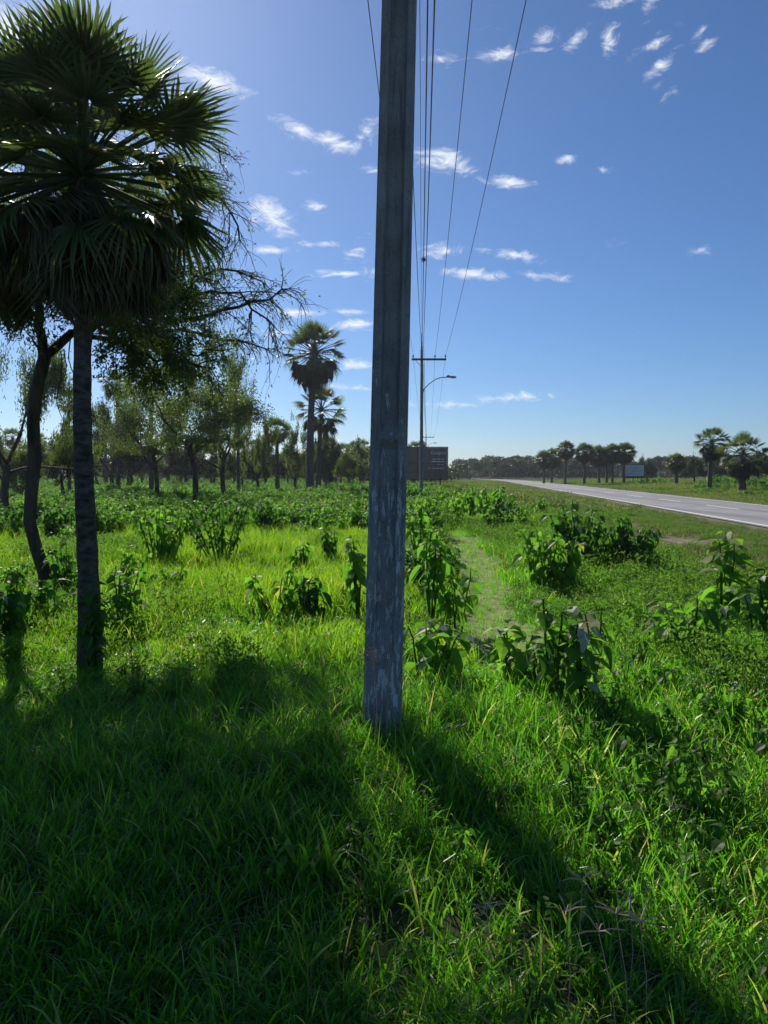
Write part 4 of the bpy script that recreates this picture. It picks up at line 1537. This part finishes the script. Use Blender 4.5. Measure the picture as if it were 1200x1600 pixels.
# taller uneven seeding grass over the left-hand field
x, y = scatter_points(2600, 6.5, 24, 1.5, 2)
k = (x < .4) & clear_mask(x, y, rad=.1) & (vnoise(x, y, .9, 33) + rng.normal(size=len(x)) * .35 > .1)
do_scatter('seeding_grass', lib_seeding, 6, x[k], y[k], .8, 1.35, 'taller uneven yellow-green grass standing out of the left-hand field', 'grass', .1)
# uncut taller growth round the foot of the pole
a = rng.uniform(0, 6.283, 46); q = .16 + .42 * rng.random(46) ** 1.5
x = P1.x + np.cos(a) * q * 1.5 - .12; y = P1.y + np.sin(a) * q
do_scatter('tall_tufts', lib_coarse, 8, x, y, .75, 1.25, 'taller uncut grass crowding the foot of the concrete pole', 'grass', .12)
# clippings on the path
y = rng.uniform(5.6, 22, 6000); x = path_x(y) + rng.normal(size=6000) * .36
do_scatter('grass_clippings', lib_straw, 5, x, y, .6, 1.2, 'dry cut grass lying flat on the trodden path', 'grass', .06, False, .004)
# a few short tufts in the path
y = rng.uniform(6, 20, 900); x = path_x(y) + rng.normal(size=900) * .34
do_scatter('path_tufts', lib_tuft, 6, x, y, .25, .5, 'short green tufts growing in the trodden path', 'grass', .2, False)
# fine herbs
x, y = scatter_points(16000, 4.5, 34, 1.5, 2.5)
k = clear_mask(x, y) & (vnoise(x, y, .7, 9) + rng.normal(size=len(x)) * .3 > np.where(x < .3, .8, .25))
k |= clear_mask(x, y) & (x > 2.0) & (y > 5) & (rng.random(len(x)) < .35)
do_scatter('fine_herbs', lib_herb, 5, x[k], y[k], .7, 1.3, 'fine-leaved herbs mixed into the grass', 'herbs')
# leafy weeds of the field
x, y = scatter_points(30000, 9, 75, 1.5, 4)
left = x < .3 + .04 * y
nzv = vnoise(x, y, .42, 12) + .5 * vnoise(x, y, 1.1, 13)
pl = np.clip((y - 13) / 9, 0, 1) * .9
k = left & (nzv + rng.normal(size=len(x)) * .25 > 1.0 - 1.30 * pl)
row = (np.abs(x - (.45 + .050 * y)) < .42 + .012 * y) & (y > 9.5) & (rng.random(len(x)) < .55)
row2 = (np.abs(x - (2.0 + .062 * y)) < .6) & (y > 19) & (y < 48) & (rng.random(len(x)) < .8)
rightf = (road_dist(x, y) > 6) & (nzv > .35)
k = (k | row | row2 | rightf) & clear_mask(x, y)
do_scatter('leafy_weeds', lib_weed, 7, x[k], y[k], .45, 1.30, 'mass of leafy green weeds covering the field toward the trees', 'weeds', .08)
# bushes beyond
x, y = scatter_points(9000, 60, 170, 1.4, 8)
nzv = vnoise(x, y, .09, 12) + .6 * vnoise(x, y, .3, 13)
k = (nzv > .25) & clear_mask(x, y) & (np.abs(road_dist(x, y)) > 16)
do_scatter('leafy_weeds', lib_weed, 7, x[k], y[k], 1.0, 2.0, 'distant low bushes dotting the field before the woods', 'weeds', .08)

# ------------------------------------------------------------------ small things
def seed_head(px, py, d, n, L, seed, label, group, tilt=.5):
    r = np.random.default_rng(seed)
    top = at(px, py, d)
    b = Vector((top.x + r.normal() * .05, d + r.normal() * .05, float(gz(top.x, d))))
    t = thing('grass_seed_head', label, 'seed head', b, 0, group)
    tp = np.array(top - b)
    m = MB()
    m.tube([(0, 0, 0), tuple(tp * .5 + np.array([.01, 0, 0])), tuple(tp)], [.0015, .0013, .0011], 4, False)
    m.build('stalk', M['seed'], t)
    for i in range(n):
        a = i * 6.283 / n + r.normal() * .3
        e = r.uniform(.0, .9)
        dv = np.array([math.cos(a) * math.cos(e), math.sin(a) * math.cos(e) * .7, math.sin(e)])
        P = [tp, tp + dv * L * .5, tp + dv * L * r.uniform(.85, 1.1) + np.array([0, 0, -.012])]
        m = MB()
        m.tube(P, [.0014, .0024, .0012], 4, False)
        m.build('spike', M['seed'], t)
    return t
for i, (px, py, d) in enumerate([(985, 1402, 0), (962, 1428, 0), (910, 1375, 0), (1000, 1440, 0), (885, 1425, 0), (935, 1455, 0), (760, 1420, 0), (1050, 1260, 0)]):
    d = 1.22 * FPX / (py - 740)
    seed_head(px, py, d, 6, .075, 700 + i, 'pale finger-like grass seed head over the pole shadow in the right foreground', 'finger grass seed heads')

def dry_spray(px, py, d, hgt, label, seed):
    r = np.random.default_rng(seed)
    p = at(px, py, d)
    t = thing('dry_flower_stalk', label, 'dry stalk', (p.x, d, float(gz(p.x, d))))
    z0 = p.z - float(gz(p.x, d))
    m = MB(); m.tube([(0, 0, 0), (.02, 0, z0 * .6), (0, 0, z0 + hgt)], [.004, .003, .001], 4, False); m.build('stalk', M['seed'], t)
    m = MB()
    for i in range(16):
        f = i / 16
        a = i * 2.4
        b = np.array([0, 0, z0 + hgt * f * .9])
        L = .12 * (1 - f * .75)
        e = b + np.array([math.cos(a) * L, math.sin(a) * L * .5, L * .45])
        m.tube([b, (b + e) / 2 + r.normal(size=3) * .004, e], [.0018, .0014, .001], 3, False)
        for q in (.5, .8):
            c = b + (e - b) * q
            m.tube([c, c + r.normal(size=3) * .022], [.0012, .0008], 3, False)
    m.build('side_shoots', M['seed'], t)
dry_spray(602, 950, 3.95, .18, 'dry reddish branching stalk standing before the concrete pole', 1)
dry_spray(583, 1045, 3.9, .12, 'dry tuft of pale stalks at the lower left of the concrete pole', 2)

def flower(x, y, h, label, group):
    t = thing('orange_flower', label, 'flower', (x, y, float(gz(x, y))), rng.uniform(0, 6), group)
    m = MB(); m.tube([(0, 0, 0), (.01, 0, h * .5), (0, 0, h)], .002, 3, False); m.build('stalk', M['herb'], t)
    for i in range(5):
        a = i * 6.283 / 5
        m = MB()
        c, s_ = math.cos(a), math.sin(a)
        m.add([(0, 0, h), (c * .012 - s_ * .008, s_ * .012 + c * .008, h + .006), (c * .024, s_ * .024, h + .004), (c * .012 + s_ * .008, s_ * .012 - c * .008, h + .006)], [[0, 1, 2, 3]], rng.random())
        m.build('petal', M['flower'], t)
for px, py, d in ((868, 925, 9.2), (882, 922, 9.3), (905, 920, 9.4), (925, 922, 9.3), (862, 938, 9.0), (842, 980, 8.1), (1006, 1015, 7.4), (890, 935, 9.1), (900, 945, 9.0)):
    p = at(px, py, d)
    flower(p.x, d, max(.15, p.z - float(gz(p.x, d))), 'tiny orange flower in the grass before the three bushes by the path', 'orange flowers by the path')
p = at(1181, 1124, 4.6)
flower(p.x, 4.6, max(.15, p.z - float(gz(p.x, 4.6))), 'single orange flower at the right edge of the view', None)
p = at(184, 876, 8.8)
flower(p.x, 8.8, max(.15, p.z - float(gz(p.x, 8.8))), 'single orange flower right of the near palm trunk', None)

# ------------------------------------------------------------------ air
hm, hnt = new_mat('thin_haze')
hk = NT(hnt)
vol = hk.n('ShaderNodeVolumePrincipled')
vol.inputs['Color'].default_value = (.86, .92, 1.0, 1)
vol.inputs['Density'].default_value = 0.00025
vol.inputs['Anisotropy'].default_value = 0.6
ho = hk.n('ShaderNodeOutputMaterial')
hk.l(vol.outputs[0], ho.inputs['Volume'])
m = MB()
m.box((0, 120, 8.5), (900, 700, 23.0))
tag(m.build('haze', hm), 'thin pale haze filling the air over the field', 'haze', kind='stuff')
